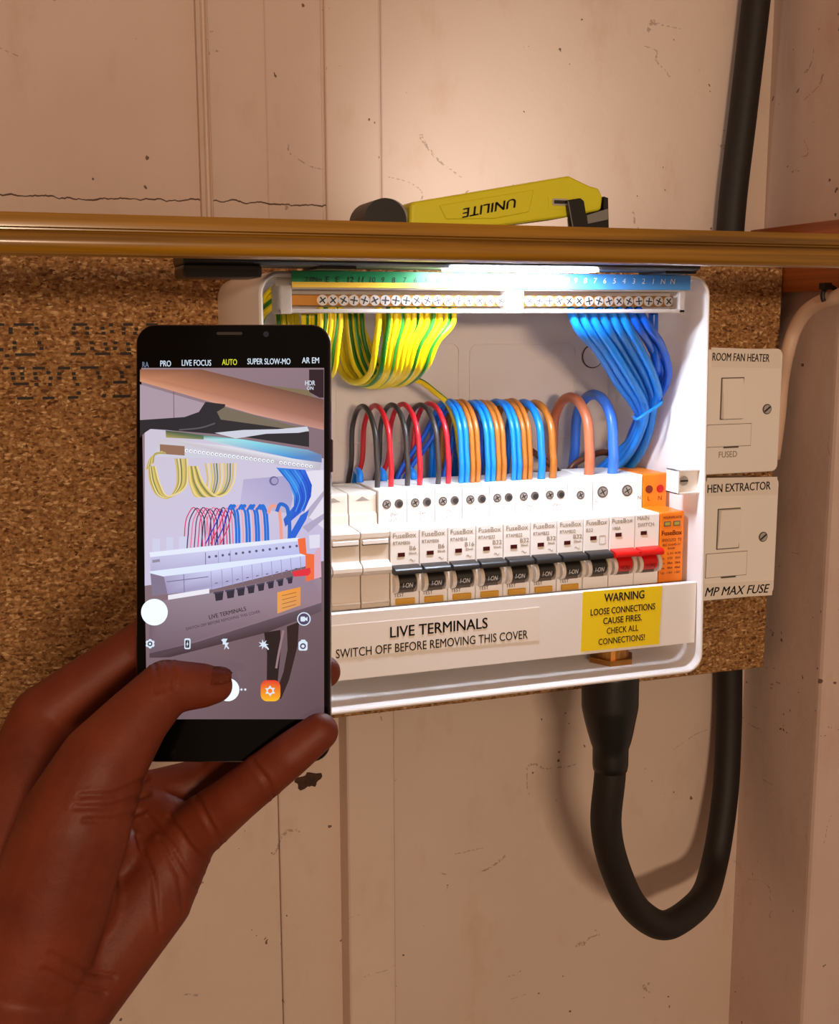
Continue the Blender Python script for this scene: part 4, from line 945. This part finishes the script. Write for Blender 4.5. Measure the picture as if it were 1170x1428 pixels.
# interface on top of the picture
def emat(n, c, s=1.): M[n] = mat(n, (4, 4, 4), .3, emit=c, es=s)
emat('ui_white', (214, 228, 244)); emat('ui_glow', (232, 246, 255), 1.15); emat('ui_yellow', (216, 222, 30)); emat('ui_dim', (110, 124, 146)); emat('ui_orange', (250, 120, 28)); emat('ui_red', (238, 66, 40)); emat('ui_navy', (58, 54, 92)); emat('ui_dark', (40, 30, 36))
PR, PU = RX, -RD
LF = .0006
def ptxt(s, px, py, hpx, wpx, mt, par=pscreen, right=PR, up=PU, bold=.012, name='screen_lettering'):
    return text(s, hpx * PD / F * 1.38, ph(px, py, LF), mt, par, name, right=right, up=up, bold=bold, width=wpx * PD / F, lift=0, ext=0)
ptxt('RA', 203, 509, 8, 9, 'ui_dim'); ptxt('PRO', 231, 507.5, 8.5, 15, 'ui_white'); ptxt('LIVE FOCUS', 274, 506.5, 8.5, 41, 'ui_white'); ptxt('AUTO', 320, 505.5, 8.5, 21, 'ui_yellow'); ptxt('SUPER SLOW-MO', 375, 504.5, 8.5, 60, 'ui_white'); ptxt('AR EM', 433, 503, 8.5, 24, 'ui_white')
ptxt('HDR', 432.5, 534.5, 7, 14, 'ui_white'); ptxt('ON', 432.5, 541.5, 5, 9, 'ui_white')
r2 = (PR + PU * .24).normalized(); u2 = (PU - PR * .24).normalized()
ptxt('LIVE TERMINALS', *Bz((556, 510))[0], 6, 53, 'ui_dark', right=r2, up=u2); ptxt('SWITCH OFF BEFORE REMOVING THIS COVER', *Bz((532, 548))[0], 4, 106, 'ui_dark', right=r2, up=u2, bold=0)
def icon(name, polys):
    bms = {}
    for mt, pts, lf in polys:
        bms.setdefault(mt, B()); pprism(bms[mt], pts, LF - .0001 + lf, LF + lf)
    for mt, q in bms.items(): obj(name, q, mt, pscreen)
def cpts(cx, cy, r, n=28, a0=0): return [(cx + r * math.cos(a0 + 2 * math.pi * k / n), cy + r * math.sin(a0 + 2 * math.pi * k / n)) for k in range(n)]
icon('zoom_button', [('ui_glow', cpts(215.8, 853.5, 18.5, 36), 0)])
icon('shutter_button', [('ui_glow', cpts(318, 961.5, 16, 36), 0)])
icon('settings_icon', [('ui_white', [(209.8 + (6.6 if k % 3 else 5.2) * math.cos(math.pi * k / 9), 897.5 + (6.6 if k % 3 else 5.2) * math.sin(math.pi * k / 9)) for k in range(18)], 0), ('ui_dark', cpts(209.8, 897.5, 3.4, 14), .00012), ('ui_white', cpts(209.8, 897.5, 1.8, 10), .00024)])
icon('battery_icon', [('ui_white', rrect(257.5, 266, 890, 905, 2, 3), 0), ('ui_dark', rrect(259, 264.5, 892.5, 903, 1, 2), .00012), ('ui_white', [(262.6, 893.5), (260.2, 898.6), (261.6, 898.6), (260.8, 902.2), (263.6, 897), (262.2, 897)], .00024)])
icon('flash_icon', [('ui_white', [(311, 890.5), (317.5, 890.5), (315, 896), (319.5, 896), (313, 906), (314.5, 898.5), (311, 898.5)], 0), ('ui_white', [(309, 892), (310.4, 891), (320, 904), (318.6, 905)], .0001)])
icon('effects_icon', [('ui_white', [(367.5 + (7.2 if k % 2 == 0 else 2.8) * math.cos(math.pi * k / 7), 898.5 + (7.2 if k % 2 == 0 else 2.8) * math.sin(math.pi * k / 7)) for k in range(14)], 0), ('ui_white', [(369, 899), (370.4, 898), (375.5, 905), (374, 906.2)], .0001)])
icon('flip_camera_icon', [('ui_white', rrect(416.5, 429, 894, 907, 2.5, 3), 0), ('ui_white', [(419, 894), (420.5, 891.8), (425.5, 891.8), (427, 894)], .0001), ('ui_navy', cpts(422.8, 900.8, 4.2, 16), .00012), ('ui_white', cpts(422.8, 900.8, 2.2, 12), .00024)])
icon('lens_button', [('ui_white', cpts(424, 863, 9.4, 26), 0), ('ui_navy', cpts(424, 863, 8, 26), .00012), ('ui_white', rrect(419.4, 426, 859.6, 866.4, 1.4, 2), .00024), ('ui_white', [(426, 862), (429, 860), (429, 866), (426, 864)], .00024)])
icon('page_dots', [('ui_white', cpts(337, 961.3, 1.6, 10), 0), ('ui_white', cpts(342.3, 961.3, 1.6, 10), 0)])
g = bmesh.new(); gl = g.loops.layers.float_color.new('Col'); pts = rrect(363.5, 391, 948.5, 978, 9, 5)
vs = [g.verts.new(ph(x, y, LF)) for x, y in pts]; f_ = g.faces.new(vs); f_.normal_update()
if f_.normal.dot(RF) > 0: f_.normal_flip()
for l in f_.loops:
    y = [p for p, v in zip(pts, vs) if v == l.vert][0][1]; u = (y - 948.5) / 29.5; l[gl] = (*lin((int(228 + 24 * u), int(60 + 130 * u), int(44 - 10 * u))), 1)
gal = obj('gallery_icon', g, [screen_mat], pscreen)
icon('flower_mark', [('ui_white', [(377 + (7.6 if k % 2 == 0 else 4.6) * math.cos(math.pi * k / 6 + .5), 963 + (7.6 if k % 2 == 0 else 4.6) * math.sin(math.pi * k / 6 + .5)) for k in range(12)], .0001), ('ui_orange', cpts(377, 963, 3.2, 14), .00022)])

# ------------------------------------------------------------------ the hand that holds the phone
def hull_capsule(bm, p0, r0, p1, r1):
    t = bmesh.new()
    for p, r in ((p0, r0), (p1, r1)):
        q = bmesh.ops.create_icosphere(t, subdivisions=3, radius=r)
        for v in q['verts']: v.co += p
    h = bmesh.ops.convex_hull(t, input=t.verts[:])
    bmesh.ops.delete(t, geom=[e for e in h['geom_interior'] if isinstance(e, bmesh.types.BMVert)], context='VERTS')
    me = bpy.data.meshes.new('tmp'); t.to_mesh(me); t.free(); bm.from_mesh(me); bpy.data.meshes.remove(me)
chains = [
    # thumb
    [(300, 956, .4215, 6.6), (282, 956, .4200, 8.2), (232, 958, .4150, 10.0), (190, 1003, .4090, 11.8), (142, 1066, .4040, 15.5), (104, 1150, .4020, 19.5), (70, 1250, .4040, 21), (40, 1340, .4060, 22)],
    # index
    [(340, 800, .4475, 7.4), (280, 840, .4500, 8.4), (185, 907, .4540, 9.6), (60, 1000, .4480, 12.5), (0, 1180, .430, 19), (0, 1340, .418, 22)],
    # middle
    [(452, 937, .4462, 6.6), (385, 938, .4520, 8.0), (265, 965, .4580, 9.0), (115, 1050, .4560, 12), (60, 1200, .436, 18), (30, 1350, .42, 22)],
    # ring
    [(425, 1008, .4468, 6.6), (380, 1030, .4510, 7.8), (296, 1085, .4570, 8.8), (190, 1120, .4530, 11.5), (120, 1230, .438, 17), (60, 1360, .42, 20)],
    # little
    [(446, 1020, .4223, 7.0), (405, 1052, .4212, 8.2), (328, 1113, .4270, 9.4), (262, 1166, .4390, 11.5), (206, 1250, .4350, 17), (112, 1374, .4200, 17), (40, 1440, .41, 22)],
    # palm bridge and forearm
    [(115, 1050, .456, 12), (190, 1120, .453, 11.5), (262, 1166, .440, 11.5)], [(60, 1000, .448, 12.5), (115, 1050, .456, 12)],
    [(0, 1180, .430, 19), (60, 1200, .436, 18), (120, 1230, .438, 17), (205, 1248, .435, 15)], [(152, 1140, .447, 13), (232, 1200, .441, 12)],
    [(104, 1150, .406, 16), (130, 1190, .436, 14)], [(70, 1250, .406, 19), (125, 1270, .428, 16), (150, 1300, .428, 15)], [(110, 1180, .430, 15), (200, 1205, .440, 12.5)],
    [(40, 1340, .408, 21), (90, 1370, .416, 18)],
    [(30, 1380, .412, 25), (-20, 1520, .39, 25), (-120, 1850, .34, 31)], [(90, 1400, .415, 14), (20, 1540, .39, 20), (-80, 1850, .345, 26)],
]
hb = bmesh.new()
for ch in chains:
    for a_, b_ in zip(ch, ch[1:]): hull_capsule(hb, WD(a_[0], a_[1], a_[2]), a_[3] / 1000, WD(b_[0], b_[1], b_[2]), b_[3] / 1000)
me = bpy.data.meshes.new('hand'); hb.to_mesh(me); hb.free()
tmp = bpy.data.objects.new('tmp', me); COL.objects.link(tmp)
rm = tmp.modifiers.new('r', 'REMESH'); rm.mode = 'VOXEL'; rm.voxel_size = .001
sm = tmp.modifiers.new('s', 'SMOOTH'); sm.factor = .5; sm.iterations = 12
bpy.context.view_layer.update()
hm = bpy.data.meshes.new_from_object(tmp.evaluated_get(bpy.context.evaluated_depsgraph_get()))
bpy.data.objects.remove(tmp)
bm = bmesh.new(); bm.from_mesh(hm)
# skin folds: shallow grooves pressed along lines over the thumb base, the palm and the finger joints
folds = [[(112, 1110), (160, 1108), (204, 1086)], [(104, 1126), (155, 1126), (206, 1108)], [(118, 1144), (160, 1144), (202, 1130)], [(206, 1138), (240, 1180), (276, 1238)], [(192, 1168), (214, 1225), (222, 1296)],
         [(236, 1140), (268, 1186), (296, 1216)], [(222, 1170), (250, 1222), (256, 1270)], [(226, 922), (233, 944), (230, 962)], [(236, 920), (243, 940), (241, 958)], [(216, 925), (222, 946), (219, 964)], [(274, 1112), (290, 1144), (308, 1176)], [(352, 1062), (372, 1088), (384, 1112)],
         [(70, 1330), (110, 1352), (160, 1362)], [(60, 1352), (100, 1372), (146, 1384)]]
segs = [(Vector(a), Vector(b)) for f_ in folds for a, b in zip(f_, f_[1:])]
bm.normal_update()
for v in bm.verts:
    d_ = v.co - CAM; zz = d_.dot(RF)
    if zz <= 0 or v.normal.dot(d_) > 0: continue
    p2 = Vector((585 + F * d_.dot(RX) / zz, 714 + F * d_.dot(RD) / zz)); best = 99
    for a, b in segs:
        ab = b - a; t_ = max(0, min(1, (p2 - a).dot(ab) / ab.length_squared)); best = min(best, (p2 - a - ab * t_).length)
    if best < 12: v.co -= v.normal * (.00085 * math.exp(-(best / 3.4) ** 2) - .0002 * math.exp(-((best - 7) / 3) ** 2))
hroot = thing('person', WD(40, 1400, .41), 'left hand and wrist of a person holding up the dark smartphone', 'person')
hand = obj('hand', bm, 'skin', hroot, smooth='all')
# thumb nail
nb = bmesh.new(); c = WD(301, 941, .4166)
u = (RX * 1.0 + RD * .05).normalized(); nn = (-RF * .62 - RD * .78).normalized(); v = nn.cross(u).normalized(); G = []
for i in range(9):
    row = []
    for j in range(7):
        a_ = (i / 8 - .5); b_ = (j / 6 - .5)
        wv = .0092 * (1 - .6 * abs(a_ * 2) ** 3)
        row.append(nb.verts.new(c + u * (a_ * .0118) + v * (b_ * wv) + nn * (.0012 - .0062 * b_ * b_ - .0012 * a_ * a_)))
    G.append(row)
for i in range(8):
    for j in range(6): nb.faces.new((G[i][j], G[i + 1][j], G[i + 1][j + 1], G[i][j + 1]))
r_ = bmesh.ops.solidify(nb, geom=nb.faces[:], thickness=.0006)
bmesh.ops.recalc_face_normals(nb, faces=nb.faces[:])
obj('thumb_nail', nb, 'nail', hroot, smooth='all')
